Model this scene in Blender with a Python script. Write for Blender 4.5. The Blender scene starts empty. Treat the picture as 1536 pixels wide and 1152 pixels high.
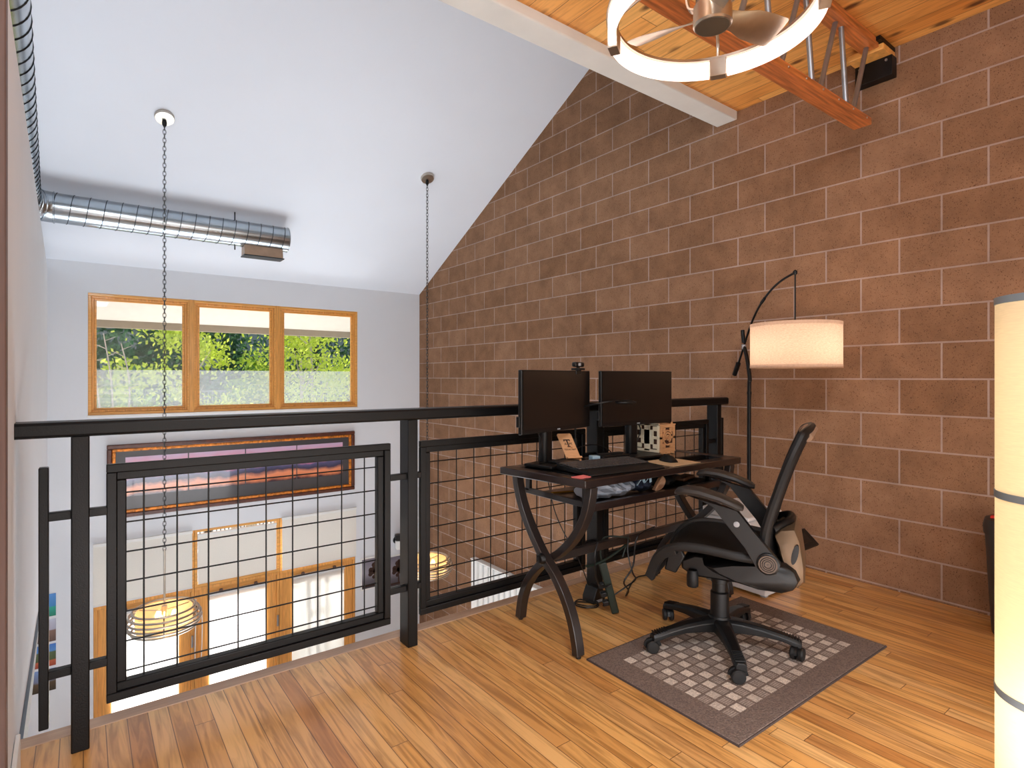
import bpy, bmesh, math, random
from mathutils import Vector, Matrix
random.seed(7)
R = math.radians
C = bpy.context.scene.collection

# ------------------------------------------------------------------ materials
def nodes_of(name):
    m = bpy.data.materials.new(name); m.use_nodes = True
    nt = m.node_tree
    return m, nt, nt.nodes, nt.links, nt.nodes['Principled BSDF']

def srgb(r, g, b):
    f = lambda c: (c/255/12.92) if c/255 <= .04045 else ((c/255+.055)/1.055)**2.4
    return (f(r), f(g), f(b), 1)

def mat(name, rgb, rough=.5, metal=0., var=.08, scale=12., bump=0., spec=.5, coat=0., bscale=None, stretch=(1, 1, 1)):
    m, nt, N, L, P = nodes_of(name)
    base = srgb(*rgb)
    tc = N.new('ShaderNodeTexCoord'); mp = N.new('ShaderNodeMapping'); mp.inputs['Scale'].default_value = stretch
    L.new(tc.outputs['Object'], mp.inputs[0])
    nz = N.new('ShaderNodeTexNoise'); nz.inputs['Scale'].default_value = scale; nz.inputs['Detail'].default_value = 4
    L.new(mp.outputs[0], nz.inputs['Vector'])
    rp = N.new('ShaderNodeValToRGB')
    rp.color_ramp.elements[0].position = .3; rp.color_ramp.elements[1].position = .7
    rp.color_ramp.elements[0].color = tuple(max(0, c*(1-var)) for c in base[:3])+(1,)
    rp.color_ramp.elements[1].color = tuple(min(1, c*(1+var)) for c in base[:3])+(1,)
    L.new(nz.outputs['Fac'], rp.inputs[0]); L.new(rp.outputs[0], P.inputs['Base Color'])
    P.inputs['Roughness'].default_value = rough; P.inputs['Metallic'].default_value = metal
    P.inputs['Specular IOR Level'].default_value = spec; P.inputs['Coat Weight'].default_value = coat
    P.inputs['Coat Roughness'].default_value = .08
    if bump:
        n2 = N.new('ShaderNodeTexNoise'); n2.inputs['Scale'].default_value = bscale or scale*8; n2.inputs['Detail'].default_value = 3
        L.new(mp.outputs[0], n2.inputs['Vector'])
        b = N.new('ShaderNodeBump'); b.inputs['Strength'].default_value = bump; b.inputs['Distance'].default_value = .004
        L.new(n2.outputs['Fac'], b.inputs['Height']); L.new(b.outputs[0], P.inputs['Normal'])
    return m

def mth(N, L, op, a, b=None, c=None):
    n = N.new('ShaderNodeMath'); n.operation = op
    for i, v in enumerate((a, b, c)):
        if v is None: continue
        if isinstance(v, (int, float)): n.inputs[i].default_value = v
        else: L.new(v, n.inputs[i])
    return n.outputs[0]

def wood_boards(name, cols, width, length, rough, axis_u='X', axis_v='Y', knots=0., gap=.0012, coat=0., grain=1., ox=0.):
    """boards whose width runs along axis_u and length along axis_v (object space)"""
    m, nt, N, L, P = nodes_of(name)
    tc = N.new('ShaderNodeTexCoord'); sp = N.new('ShaderNodeSeparateXYZ'); L.new(tc.outputs['Object'], sp.inputs[0])
    u = mth(N, L, 'ADD', sp.outputs[axis_u], ox); v = sp.outputs[axis_v]
    uw = mth(N, L, 'DIVIDE', u, width); row = mth(N, L, 'FLOOR', uw); fu = mth(N, L, 'FRACT', uw)
    w1 = N.new('ShaderNodeTexWhiteNoise'); w1.noise_dimensions = '1D'; L.new(row, w1.inputs['W'])
    vv = mth(N, L, 'ADD', mth(N, L, 'DIVIDE', v, length), mth(N, L, 'MULTIPLY', w1.outputs['Value'], 17.3))
    col = mth(N, L, 'FLOOR', vv); fv = mth(N, L, 'FRACT', vv)
    cb = N.new('ShaderNodeCombineXYZ'); L.new(row, cb.inputs[0]); L.new(col, cb.inputs[1])
    w2 = N.new('ShaderNodeTexWhiteNoise'); w2.noise_dimensions = '3D'; L.new(cb.outputs[0], w2.inputs['Vector'])
    rp = N.new('ShaderNodeValToRGB'); cr = rp.color_ramp
    while len(cr.elements) < len(cols): cr.elements.new(.5)
    for i, c in enumerate(cols):
        cr.elements[i].position = i/(len(cols)-1); cr.elements[i].color = srgb(*c)
    L.new(w2.outputs['Value'], rp.inputs[0])
    # grain
    gv = N.new('ShaderNodeCombineXYZ')
    L.new(mth(N, L, 'ADD', mth(N, L, 'MULTIPLY', u, 15.), mth(N, L, 'MULTIPLY', w2.outputs['Value'], 91.)), gv.inputs[0])
    L.new(mth(N, L, 'MULTIPLY', v, 1.1), gv.inputs[1])
    L.new(mth(N, L, 'MULTIPLY', w2.outputs['Value'], 40.), gv.inputs[2])
    g = N.new('ShaderNodeTexNoise'); g.inputs['Scale'].default_value = 2.2; g.inputs['Detail'].default_value = 6; g.inputs['Distortion'].default_value = 1.4
    L.new(gv.outputs[0], g.inputs['Vector'])
    gr = N.new('ShaderNodeValToRGB'); gr.color_ramp.elements[0].position = .36; gr.color_ramp.elements[1].position = .58
    gr.color_ramp.elements[0].color = (1-.48*grain, 1-.54*grain, 1-.6*grain, 1); gr.color_ramp.elements[1].color = (1, 1, 1, 1)
    L.new(g.outputs['Fac'], gr.inputs[0])
    mx = N.new('ShaderNodeMix'); mx.data_type = 'RGBA'; mx.blend_type = 'MULTIPLY'; mx.inputs[0].default_value = .8
    L.new(rp.outputs[0], mx.inputs[6]); L.new(gr.outputs[0], mx.inputs[7])
    out = mx.outputs[2]
    if knots:
        kv = N.new('ShaderNodeCombineXYZ'); L.new(mth(N, L, 'MULTIPLY', u, 9.), kv.inputs[0]); L.new(mth(N, L, 'MULTIPLY', v, 4.), kv.inputs[1])
        vo = N.new('ShaderNodeTexVoronoi'); vo.inputs['Scale'].default_value = 1.; L.new(kv.outputs[0], vo.inputs['Vector'])
        kr = N.new('ShaderNodeValToRGB'); kr.color_ramp.elements[0].position = .1; kr.color_ramp.elements[1].position = .26
        kr.color_ramp.elements[0].color = (1, 1, 1, 1); kr.color_ramp.elements[1].color = (0, 0, 0, 1)
        L.new(vo.outputs['Distance'], kr.inputs[0])
        k2 = N.new('ShaderNodeMix'); k2.data_type = 'RGBA'; k2.inputs[7].default_value = srgb(70, 32, 14)
        L.new(mth(N, L, 'MULTIPLY', kr.outputs[0], knots), k2.inputs[0]); L.new(out, k2.inputs[6]); out = k2.outputs[2]
    # seams
    e = mth(N, L, 'MINIMUM', fu, mth(N, L, 'SUBTRACT', 1., fu)); e = mth(N, L, 'MULTIPLY', e, width)
    ev = mth(N, L, 'MINIMUM', fv, mth(N, L, 'SUBTRACT', 1., fv)); ev = mth(N, L, 'MULTIPLY', ev, length)
    seam = mth(N, L, 'LESS_THAN', mth(N, L, 'MINIMUM', e, ev), gap)
    sm = N.new('ShaderNodeMix'); sm.data_type = 'RGBA'; sm.inputs[7].default_value = srgb(62, 34, 16)
    L.new(mth(N, L, 'MULTIPLY', seam, .75), sm.inputs[0]); L.new(out, sm.inputs[6])
    L.new(sm.outputs[2], P.inputs['Base Color'])
    P.inputs['Roughness'].default_value = rough; P.inputs['Coat Weight'].default_value = coat; P.inputs['Coat Roughness'].default_value = .25
    b = N.new('ShaderNodeBump'); b.inputs['Strength'].default_value = .25; b.inputs['Distance'].default_value = .002
    L.new(mth(N, L, 'SUBTRACT', g.outputs['Fac'], seam), b.inputs['Height']); L.new(b.outputs[0], P.inputs['Normal'])
    return m

def block_wall(name):
    m, nt, N, L, P = nodes_of(name)
    tc = N.new('ShaderNodeTexCoord'); sp = N.new('ShaderNodeSeparateXYZ'); L.new(tc.outputs['Object'], sp.inputs[0])
    cb = N.new('ShaderNodeCombineXYZ')
    L.new(mth(N, L, 'SUBTRACT', sp.outputs['Y'], 1.076), cb.inputs[0]); L.new(mth(N, L, 'SUBTRACT', sp.outputs['Z'], .218), cb.inputs[1])
    br = N.new('ShaderNodeTexBrick')
    for k, v in (('Scale', 1.), ('Mortar Size', .0055), ('Mortar Smooth', .25), ('Bias', 0.), ('Brick Width', .4064), ('Row Height', .2032)):
        br.inputs[k].default_value = v
    br.inputs['Color1'].default_value = srgb(152, 116, 90); br.inputs['Color2'].default_value = srgb(137, 102, 76)
    br.inputs['Mortar'].default_value = srgb(172, 150, 140)
    L.new(cb.outputs[0], br.inputs['Vector'])
    n1 = N.new('ShaderNodeTexNoise'); n1.inputs['Scale'].default_value = 5.; n1.inputs['Detail'].default_value = 8; n1.inputs['Roughness'].default_value = .7
    L.new(tc.outputs['Object'], n1.inputs['Vector'])
    r1 = N.new('ShaderNodeValToRGB'); r1.color_ramp.elements[0].position = .3; r1.color_ramp.elements[1].position = .7
    r1.color_ramp.elements[0].color = (.72, .70, .68, 1); r1.color_ramp.elements[1].color = (1.1, 1.08, 1.06, 1)
    L.new(n1.outputs['Fac'], r1.inputs[0])
    mx = N.new('ShaderNodeMix'); mx.data_type = 'RGBA'; mx.blend_type = 'MULTIPLY'; mx.inputs[0].default_value = 1.
    L.new(br.outputs['Color'], mx.inputs[6]); L.new(r1.outputs[0], mx.inputs[7])
    n2 = N.new('ShaderNodeTexNoise'); n2.inputs['Scale'].default_value = 170.; n2.inputs['Detail'].default_value = 3
    L.new(tc.outputs['Object'], n2.inputs['Vector'])
    r2 = N.new('ShaderNodeValToRGB'); r2.color_ramp.elements[0].position = .32; r2.color_ramp.elements[1].position = .40
    r2.color_ramp.elements[0].color = (.42, .36, .33, 1); r2.color_ramp.elements[1].color = (1, 1, 1, 1)
    L.new(n2.outputs['Fac'], r2.inputs[0])
    m2 = N.new('ShaderNodeMix'); m2.data_type = 'RGBA'; m2.blend_type = 'MULTIPLY'
    L.new(mth(N, L, 'SUBTRACT', 1., br.outputs['Fac']), m2.inputs[0]); L.new(mx.outputs[2], m2.inputs[6]); L.new(r2.outputs[0], m2.inputs[7])
    L.new(m2.outputs[2], P.inputs['Base Color']); P.inputs['Roughness'].default_value = .92; P.inputs['Specular IOR Level'].default_value = .2
    h = mth(N, L, 'ADD', mth(N, L, 'MULTIPLY', br.outputs['Fac'], -1.), mth(N, L, 'MULTIPLY', n2.outputs['Fac'], .5))
    b = N.new('ShaderNodeBump'); b.inputs['Strength'].default_value = .6; b.inputs['Distance'].default_value = .006
    L.new(h, b.inputs['Height']); L.new(b.outputs[0], P.inputs['Normal'])
    return m

def fabric(name, rgb, trans, rough=.9, weave=220., aniso=(1, 1, 1), var=.12):
    m, nt, N, L, P = nodes_of(name)
    N.remove(P); out = N['Material Output']
    tc = N.new('ShaderNodeTexCoord'); mp = N.new('ShaderNodeMapping'); mp.inputs['Scale'].default_value = aniso
    L.new(tc.outputs['Object'], mp.inputs[0])
    nz = N.new('ShaderNodeTexNoise'); nz.inputs['Scale'].default_value = weave; nz.inputs['Detail'].default_value = 2; L.new(mp.outputs[0], nz.inputs['Vector'])
    rp = N.new('ShaderNodeValToRGB'); b = srgb(*rgb)
    rp.color_ramp.elements[0].position = .35; rp.color_ramp.elements[1].position = .65
    rp.color_ramp.elements[0].color = tuple(c*(1-var) for c in b[:3])+(1,); rp.color_ramp.elements[1].color = b
    L.new(nz.outputs['Fac'], rp.inputs[0])
    d = N.new('ShaderNodeBsdfDiffuse'); t = N.new('ShaderNodeBsdfTranslucent'); mx = N.new('ShaderNodeMixShader'); mx.inputs[0].default_value = trans
    L.new(rp.outputs[0], d.inputs[0]); L.new(rp.outputs[0], t.inputs[0]); L.new(d.outputs[0], mx.inputs[1]); L.new(t.outputs[0], mx.inputs[2])
    L.new(mx.outputs[0], out.inputs[0])
    return m

def emit(name, rgb, strength):
    m, nt, N, L, P = nodes_of(name)
    P.inputs['Base Color'].default_value = srgb(*rgb); P.inputs['Emission Color'].default_value = srgb(*rgb); P.inputs['Emission Strength'].default_value = strength
    return m

def glass(name, tint=(1, 1, 1, 1), refl=1.):
    m, nt, N, L, P = nodes_of(name)
    N.remove(P); out = N['Material Output']
    tr = N.new('ShaderNodeBsdfTransparent'); tr.inputs[0].default_value = tint
    gl = N.new('ShaderNodeBsdfGlossy'); gl.inputs['Roughness'].default_value = .02
    fr = N.new('ShaderNodeFresnel'); fr.inputs[0].default_value = 1.45
    mx = N.new('ShaderNodeMixShader'); L.new(mth(N, L, 'MULTIPLY', fr.outputs[0], refl), mx.inputs[0]); L.new(tr.outputs[0], mx.inputs[1]); L.new(gl.outputs[0], mx.inputs[2])
    L.new(mx.outputs[0], out.inputs[0])
    return m

def sheer(name, rgb, opacity):
    m, nt, N, L, P = nodes_of(name)
    N.remove(P); out = N['Material Output']
    tr = N.new('ShaderNodeBsdfTransparent'); d = N.new('ShaderNodeBsdfDiffuse'); t = N.new('ShaderNodeBsdfTranslucent')
    d.inputs[0].default_value = srgb(*rgb); t.inputs[0].default_value = srgb(*rgb)
    a = N.new('ShaderNodeMixShader'); a.inputs[0].default_value = .5; L.new(d.outputs[0], a.inputs[1]); L.new(t.outputs[0], a.inputs[2])
    mx = N.new('ShaderNodeMixShader'); mx.inputs[0].default_value = opacity; L.new(tr.outputs[0], mx.inputs[1]); L.new(a.outputs[0], mx.inputs[2])
    L.new(mx.outputs[0], out.inputs[0])
    return m

def leafmat(name, a, b):
    m, nt, N, L, P = nodes_of(name)
    N.remove(P); out = N['Material Output']
    tc = N.new('ShaderNodeTexCoord'); nz = N.new('ShaderNodeTexNoise'); nz.inputs['Scale'].default_value = 9.; L.new(tc.outputs['Object'], nz.inputs['Vector'])
    rp = N.new('ShaderNodeValToRGB'); rp.color_ramp.elements[0].position = .35; rp.color_ramp.elements[1].position = .65
    rp.color_ramp.elements[0].color = srgb(*a); rp.color_ramp.elements[1].color = srgb(*b); L.new(nz.outputs['Fac'], rp.inputs[0])
    d = N.new('ShaderNodeBsdfDiffuse'); t = N.new('ShaderNodeBsdfTranslucent'); mx = N.new('ShaderNodeMixShader'); mx.inputs[0].default_value = .5
    L.new(rp.outputs[0], d.inputs[0]); L.new(rp.outputs[0], t.inputs[0]); L.new(d.outputs[0], mx.inputs[1]); L.new(t.outputs[0], mx.inputs[2]); L.new(mx.outputs[0], out.inputs[0])
    return m

def ramp_print(name, stops, noise=.1, scale=3., rough=.15, axis='Z', lo=0., hi=1., coat=0.):
    """a printed picture: colour bands along one axis of the sheet, broken up by noise (object space)"""
    m, nt, N, L, P = nodes_of(name)
    tc = N.new('ShaderNodeTexCoord'); sp = N.new('ShaderNodeSeparateXYZ'); L.new(tc.outputs['Object'], sp.inputs[0])
    nz = N.new('ShaderNodeTexNoise'); nz.inputs['Scale'].default_value = scale; nz.inputs['Detail'].default_value = 7; L.new(tc.outputs['Object'], nz.inputs['Vector'])
    t = mth(N, L, 'DIVIDE', mth(N, L, 'SUBTRACT', sp.outputs[axis], lo), hi-lo)
    t = mth(N, L, 'ADD', t, mth(N, L, 'MULTIPLY', mth(N, L, 'SUBTRACT', nz.outputs['Fac'], .5), noise*2))
    rp = N.new('ShaderNodeValToRGB'); cr = rp.color_ramp
    while len(cr.elements) < len(stops): cr.elements.new(.5)
    for i, (p, c) in enumerate(stops): cr.elements[i].position = p; cr.elements[i].color = srgb(*c)
    L.new(t, rp.inputs[0]); L.new(rp.outputs[0], P.inputs['Base Color']); P.inputs['Roughness'].default_value = rough; P.inputs['Coat Weight'].default_value = coat
    P.inputs['Coat Roughness'].default_value = .02
    return m

M = {}
M['block'] = block_wall('split_face_block')
M['floor'] = wood_boards('oak_strip_floor', [(222, 168, 102), (208, 150, 82), (232, 184, 120), (192, 132, 72), (226, 172, 102), (214, 156, 88)], .0635, 1.5, .3, coat=.35, gap=.0014)
M['pine'] = wood_boards('knotty_pine', [(240, 172, 92), (222, 146, 68), (248, 188, 108), (230, 158, 78)], .133, 3.4, .5, knots=.85, gap=.0018, grain=.6, ox=.02)
M['chord'] = mat('fir_chord', (186, 108, 54), .45, var=.5, scale=3., stretch=(1.2, 22, 22), coat=.2)
M['white'] = mat('white_paint', (224, 228, 234), .85, var=.015, scale=2., bump=.12, bscale=40, spec=.3)
M['ceil'] = mat('white_ceiling_paint', (226, 231, 240), .9, var=.01, scale=2., bump=.08, bscale=30, spec=.2)
M['trimwhite'] = mat('white_trim', (232, 232, 230), .5, var=.02)
M['beam'] = mat('plaster_wrap', (215, 212, 206), .85, var=.04, scale=5, bump=.2, bscale=30)
M['soffit'] = mat('cream_soffit', (206, 200, 188), .8, var=.03)
M['fascia'] = mat('taupe_fascia', (150, 138, 120), .7, var=.05)
M['casing'] = mat('brown_casing', (98, 74, 66), .6, var=.15, scale=4, stretch=(20, 20, 1))
M['steelgrey'] = mat('blue_grey_paint', (104, 118, 132), .5, var=.05)
M['nosing'] = mat('pale_nosing_wood', (188, 152, 124), .4, var=.12, scale=3, stretch=(1, 25, 25), coat=.2)
M['frame'] = mat('oiled_fir_frame', (220, 158, 82), .42, var=.2, scale=4, stretch=(8, 8, 8), coat=.15)
M['frameH'] = mat('oiled_fir_frame_rail', (224, 162, 84), .42, var=.2, scale=3, stretch=(1.5, 25, 25), coat=.15)
M['frameV'] = mat('oiled_fir_frame_stile', (218, 154, 78), .42, var=.2, scale=3, stretch=(25, 25, 1.5), coat=.15)
M['glass'] = glass('clear_glass', refl=.3)
M['screen'] = sheer('insect_screen', (235, 238, 240), .26)
M['shade_day'] = fabric('white_roller_fabric', (245, 244, 240), .55, weave=60, aniso=(1, 1, 6), var=.05)
M['shade_thick'] = fabric('cream_roller_fabric', (240, 237, 230), .12, weave=60, aniso=(1, 1, 6), var=.04)
M['black'] = mat('satin_black_steel', (8, 8, 9), .4, spec=.28, var=.1, bump=.15, bscale=260)
M['galv'] = mat('galvanised_steel', (178, 188, 196), .22, metal=1., var=.14, scale=5)
M['galvdark'] = mat('duct_seam', (60, 66, 72), .4, metal=1., var=.1)
M['grille'] = mat('tan_metal_register', (176, 150, 128), .4, metal=.6, var=.1)
M['nickel'] = mat('brushed_nickel', (196, 188, 176), .3, metal=1., var=.06, scale=30)
M['nickeldark'] = mat('satin_nickel_cap', (120, 114, 102), .45, metal=.7, var=.05)
M['bronzechain'] = mat('pewter_chain', (84, 86, 86), .35, metal=1., var=.1)
M['tube'] = mat('grey_steel_tube', (150, 152, 156), .35, metal=.8, var=.1)
M['ringlight'] = emit('ring_diffuser', (255, 232, 222), 1.25)
M['bulb'] = emit('warm_bulb', (255, 196, 120), 6.)
M['espresso'] = mat('espresso_wood', (34, 23, 20), .3, var=.3, scale=5, stretch=(2, 20, 20), coat=.4)
M['legmetal'] = mat('dark_brown_leg', (32, 25, 23), .4, var=.15, coat=.3)
M['smoke'] = mat('black_glass', (8, 9, 10), .04, var=.0, spec=.8)
M['screenoff'] = mat('dark_display', (14, 11, 10), .3, var=.05, spec=.5)
M['plastic'] = mat('black_plastic', (12, 12, 13), .42, spec=.4, var=.08, bump=.05)
M['plasticsoft'] = mat('soft_black_rubber', (17, 16, 16), .55, spec=.4, var=.1)
M['pad'] = mat('arm_pad_foam', (38, 34, 32), .5, var=.08)
M['meshfab'] = mat('black_mesh_fabric', (13, 12, 12), .75, spec=.3, var=.2, scale=120, bump=.5, bscale=500)
M['bronze'] = mat('bronze_plastic', (112, 90, 68), .42, metal=.35, var=.08)
M['bronzedisc'] = mat('bronze_disc', (92, 78, 68), .45, metal=.3, var=.05)
M['tan'] = mat('tan_cloth_highlight', (150, 122, 100), .7, var=.08)  # tan carries the highlight on the cloth of the chair top
M['greyplastic'] = mat('light_grey_plastic', (206, 206, 208), .5, var=.03)
M['greymid'] = mat('mid_grey_plastic', (150, 152, 156), .5, var=.03)
M['plywood'] = mat('laser_cut_plywood', (204, 154, 108), .6, var=.1, scale=6, stretch=(3, 3, 20))
M['plypale'] = mat('pale_plywood', (226, 214, 186), .6, var=.06, scale=6)  # pale for daylight on the box side; the pencil tip's own colour
M['char'] = mat('charred_cut', (58, 34, 22), .8, var=.2)
M['cork'] = mat('tan_leather_mat', (192, 166, 130), .6, var=.06, scale=40)
M['pink'] = mat('pink_paper', (226, 120, 118), .8, var=.05)
M['bagplastic'] = mat('pale_grey_bag', (150, 158, 172), .35, var=.12, scale=14, bump=.4, bscale=30)
M['navy'] = mat('navy_cloth', (30, 38, 58), .8, var=.2, scale=30)
M['tanstrap'] = mat('tan_strap', (196, 150, 116), .7, var=.1)
M['yellow'] = mat('yellow_pencil_paint', (196, 150, 40), .5, var=.05)
M['brownleather'] = mat('brown_leather', (112, 78, 56), .5, var=.15)
M['green'] = mat('dark_green_plastic', (18, 32, 24), .5, var=.08)
M['lightblue'] = mat('pale_blue_plastic', (150, 180, 198), .45, var=.04)
M['linen'] = fabric('linen_shade', (226, 198, 172), .5, weave=90, aniso=(1, 1, 8), var=.28)
M['linenedge'] = fabric('linen_trim', (200, 170, 148), .35, weave=80, var=.1)
M['paper'] = fabric('cream_paper_shade', (242, 226, 192), .5, weave=30, aniso=(1, 1, 14), var=.07)
M['drum'] = fabric('cream_drum', (244, 222, 184), .5, weave=30, var=.05)
M['pewterband'] = mat('pewter_band', (128, 140, 148), .45, metal=.1, var=.05)
M['red'] = mat('red_plastic', (200, 40, 34), .5, var=.05)
M['bin'] = mat('dark_grey_bin', (52, 48, 46), .5, var=.08)
M['walnutframe'] = mat('dark_mahogany_frame', (84, 42, 28), .4, var=.35, scale=16, coat=.3)
M['giltframe'] = mat('mottled_gilt', (206, 124, 44), .4, metal=.3, var=.55, scale=38)
M['matboard'] = mat('charcoal_mat_board', (66, 66, 70), .35, var=.05, coat=.3)
M['patio'] = mat('pale_concrete', (226, 224, 218), .9, var=.05, scale=3)
M['bark'] = mat('pale_bark', (176, 166, 150), .9, var=.2)
M['barkd'] = mat('dark_bark', (74, 62, 50), .9, var=.2)
M['leafY'] = leafmat('sunlit_leaf', (176, 198, 66), (214, 222, 110))
M['leafG'] = leafmat('mid_green_leaf', (110, 146, 62), (150, 178, 84))
M['leafD'] = leafmat('dark_green_leaf', (48, 84, 62), (82, 116, 78))
M['hill'] = mat('hazy_hillside', (112, 122, 112), .95, var=.2, scale=2)
M['winefence'] = mat('grey_iron_fence', (140, 144, 150), .6, var=.05)
M['whitepanel'] = mat('white_slat_paint', (236, 236, 234), .6, var=.03)
M['tile'] = mat('pale_floor_tile', (206, 196, 184), .5, var=.06)

# ------------------------------------------------------------------ mesh builder
class MB:
    def __init__(s): s.v = []; s.f = []
    def add(s, vs, fs):
        o = len(s.v); s.v += [tuple(p) for p in vs]; s.f += [tuple(i+o for i in f) for f in fs]; return s
    def box(s, x0, x1, y0, y1, z0, z1):
        v = [(x, y, z) for z in (z0, z1) for y in (y0, y1) for x in (x0, x1)]
        return s.add(v, [(0, 2, 3, 1), (4, 5, 7, 6), (0, 1, 5, 4), (2, 6, 7, 3), (0, 4, 6, 2), (1, 3, 7, 5)])
    def obox(s, c, sx, sy, sz, rot=None):
        """box centred at c, oriented by a 3x3 rotation"""
        m = rot or Matrix.Identity(3)
        v = [Vector(c)+m @ Vector((x*sx/2, y*sy/2, z*sz/2)) for z in (-1, 1) for y in (-1, 1) for x in (-1, 1)]
        return s.add(v, [(0, 2, 3, 1), (4, 5, 7, 6), (0, 1, 5, 4), (2, 6, 7, 3), (0, 4, 6, 2), (1, 3, 7, 5)])
    def rings(s, rs, caps=True, closed=False):
        n = len(rs[0]); vs = [p for r in rs for p in r]; fs = []
        m = len(rs)
        for k in range(m if closed else m-1):
            a, b = k*n, ((k+1) % m)*n
            for i in range(n): fs.append((a+i, a+(i+1) % n, b+(i+1) % n, b+i))
        if caps and not closed: fs.append(tuple(range(n-1, -1, -1))); fs.append(tuple(range((m-1)*n, m*n)))
        return s.add(vs, fs)
    def tube(s, path, r, seg=10, closed=False, sec=None):
        """sweep a round (or sec = list of 2-D points) section along a path; r may be a list"""
        P = [Vector(p) for p in path]; n = len(P); rs = []
        up = None
        for i in range(n):
            a = P[(i-1) % n] if (closed or i > 0) else P[i]; b = P[(i+1) % n] if (closed or i < n-1) else P[i]
            t = (b-a).normalized()
            if up is None:
                up = Vector((0, 0, 1)) if abs(t.z) < .9 else Vector((0, 1, 0))
            u = (up-t*up.dot(t))
            if u.length < 1e-5: u = Vector((1, 0, 0))-t*t.x
            u.normalize(); w = t.cross(u); up = u
            rr = r[i] if isinstance(r, (list, tuple)) else r
            if sec: rs.append([P[i]+w*q[0]*rr+u*q[1]*rr for q in sec])
            else: rs.append([P[i]+(w*math.cos(2*math.pi*k/seg)+u*math.sin(2*math.pi*k/seg))*rr for k in range(seg)])
        return s.rings(rs, closed=closed)
    def lathe(s, prof, c=(0, 0, 0), seg=32, axis='Z', caps=True):
        rs = []
        for r, h in prof:
            ring = []
            for k in range(seg):
                a = 2*math.pi*k/seg; x, y = r*math.cos(a), r*math.sin(a)
                p = {'Z': (x, y, h), 'X': (h, x, y), 'Y': (y, h, x)}[axis]
                ring.append((p[0]+c[0], p[1]+c[1], p[2]+c[2]))
            rs.append(ring)
        return s.rings(rs, caps=caps)
    def prism(s, poly, a, b, axis='X'):
        """extrude a polygon; axis X: poly=(y,z); Y: (x,z); Z: (x,y)"""
        f = {'X': lambda p, t: (t, p[0], p[1]), 'Y': lambda p, t: (p[0], t, p[1]), 'Z': lambda p, t: (p[0], p[1], t)}[axis]
        return s.rings([[f(p, a) for p in poly], [f(p, b) for p in poly]])
    def quad(s, a, b, c, d): return s.add([a, b, c, d], [(0, 1, 2, 3)])

ORIGIN = {}
def empty(name, loc, label, cat, group=None, rz=0.):
    o = bpy.data.objects.new(name, None); o.empty_display_size = .1; C.objects.link(o)
    o.location = loc; o.rotation_euler = (0, 0, rz); o['label'] = label; o['category'] = cat
    if group: o['group'] = group
    ORIGIN[o.name] = Vector(loc)
    return o
def build(name, mb, m, parent=None, local=False, bevel=0., smooth=True, label=None, fix=True, seg=2):
    """ONE mesh object. World coordinates unless local; an own-origin at the bounding box's base for top-level things."""
    bm = bmesh.new()
    vs = [bm.verts.new(p) for p in mb.v]
    for f in mb.f:
        try: bm.faces.new([vs[i] for i in f])
        except ValueError: pass
    if fix: bmesh.ops.recalc_face_normals(bm, faces=bm.faces)
    off = Vector((0, 0, 0))
    if parent is not None and not local:
        off = ORIGIN[parent.name] if parent.name in ORIGIN else off
    elif parent is None and not local:
        xs = [v.co for v in bm.verts]
        off = Vector(((min(p.x for p in xs)+max(p.x for p in xs))/2, (min(p.y for p in xs)+max(p.y for p in xs))/2, min(p.z for p in xs)))
        if name.split('.')[0] in KEEP0: off = Vector((0, 0, 0))
    if off.length: bmesh.ops.translate(bm, verts=bm.verts, vec=-off)
    me = bpy.data.meshes.new(name); bm.to_mesh(me); bm.free()
    if smooth:
        me.polygons.foreach_set('use_smooth', [True]*len(me.polygons)); me.set_sharp_from_angle(angle=R(38))
    me.materials.append(m if not isinstance(m, str) else M[m])
    o = bpy.data.objects.new(name, me); C.objects.link(o)
    if parent is not None:
        o.parent = parent; ORIGIN[o.name] = off if not local else Vector((0, 0, 0))
    else:
        o.location = off; ORIGIN[o.name] = off
    if bevel:
        b = o.modifiers.new('edge', 'BEVEL'); b.width = bevel; b.segments = seg; b.limit_method = 'ANGLE'; b.angle_limit = R(40)
    if label: o['label'] = label
    return o
KEEP0 = {'wall_right', 'floor', 'ceiling_loft', 'wall_left', 'wall_far', 'wall_near', 'ceiling', 'wall_west', 'floor_lower'}
def sub(name, mb, m, part, **k):
    """a sub-part: its parent part sits at its thing's origin"""
    return build(name, mb, m, part, **k)
def struct(o): o['kind'] = 'structure'; return o
def tag(o, label, cat, group=None):
    o['label'] = label; o['category'] = cat
    if group: o['group'] = group
    return o
def copy_tree(o, parent=None):
    c = o.copy(); C.objects.link(c); c.parent = parent
    if o.name in ORIGIN: ORIGIN[c.name] = ORIGIN[o.name]
    for ch in list(o.children): copy_tree(ch, c)
    return c
def curve_pts(pts, n=6, closed=False):
    """Catmull-Rom through points"""
    P = [Vector(p) for p in pts]; out = []; m = len(P)
    for i in range(m if closed else m-1):
        p0 = P[(i-1) % m] if (closed or i > 0) else P[i]; p1 = P[i]; p2 = P[(i+1) % m]; p3 = P[(i+2) % m] if (closed or i+2 < m) else p2
        for k in range(n):
            t = k/n
            out.append(.5*((2*p1)+(p2-p0)*t+(2*p0-5*p1+4*p2-p3)*t*t+(3*p1-p0-3*p2+p3)*t**3))
    if not closed: out.append(P[-1])
    return out
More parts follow.
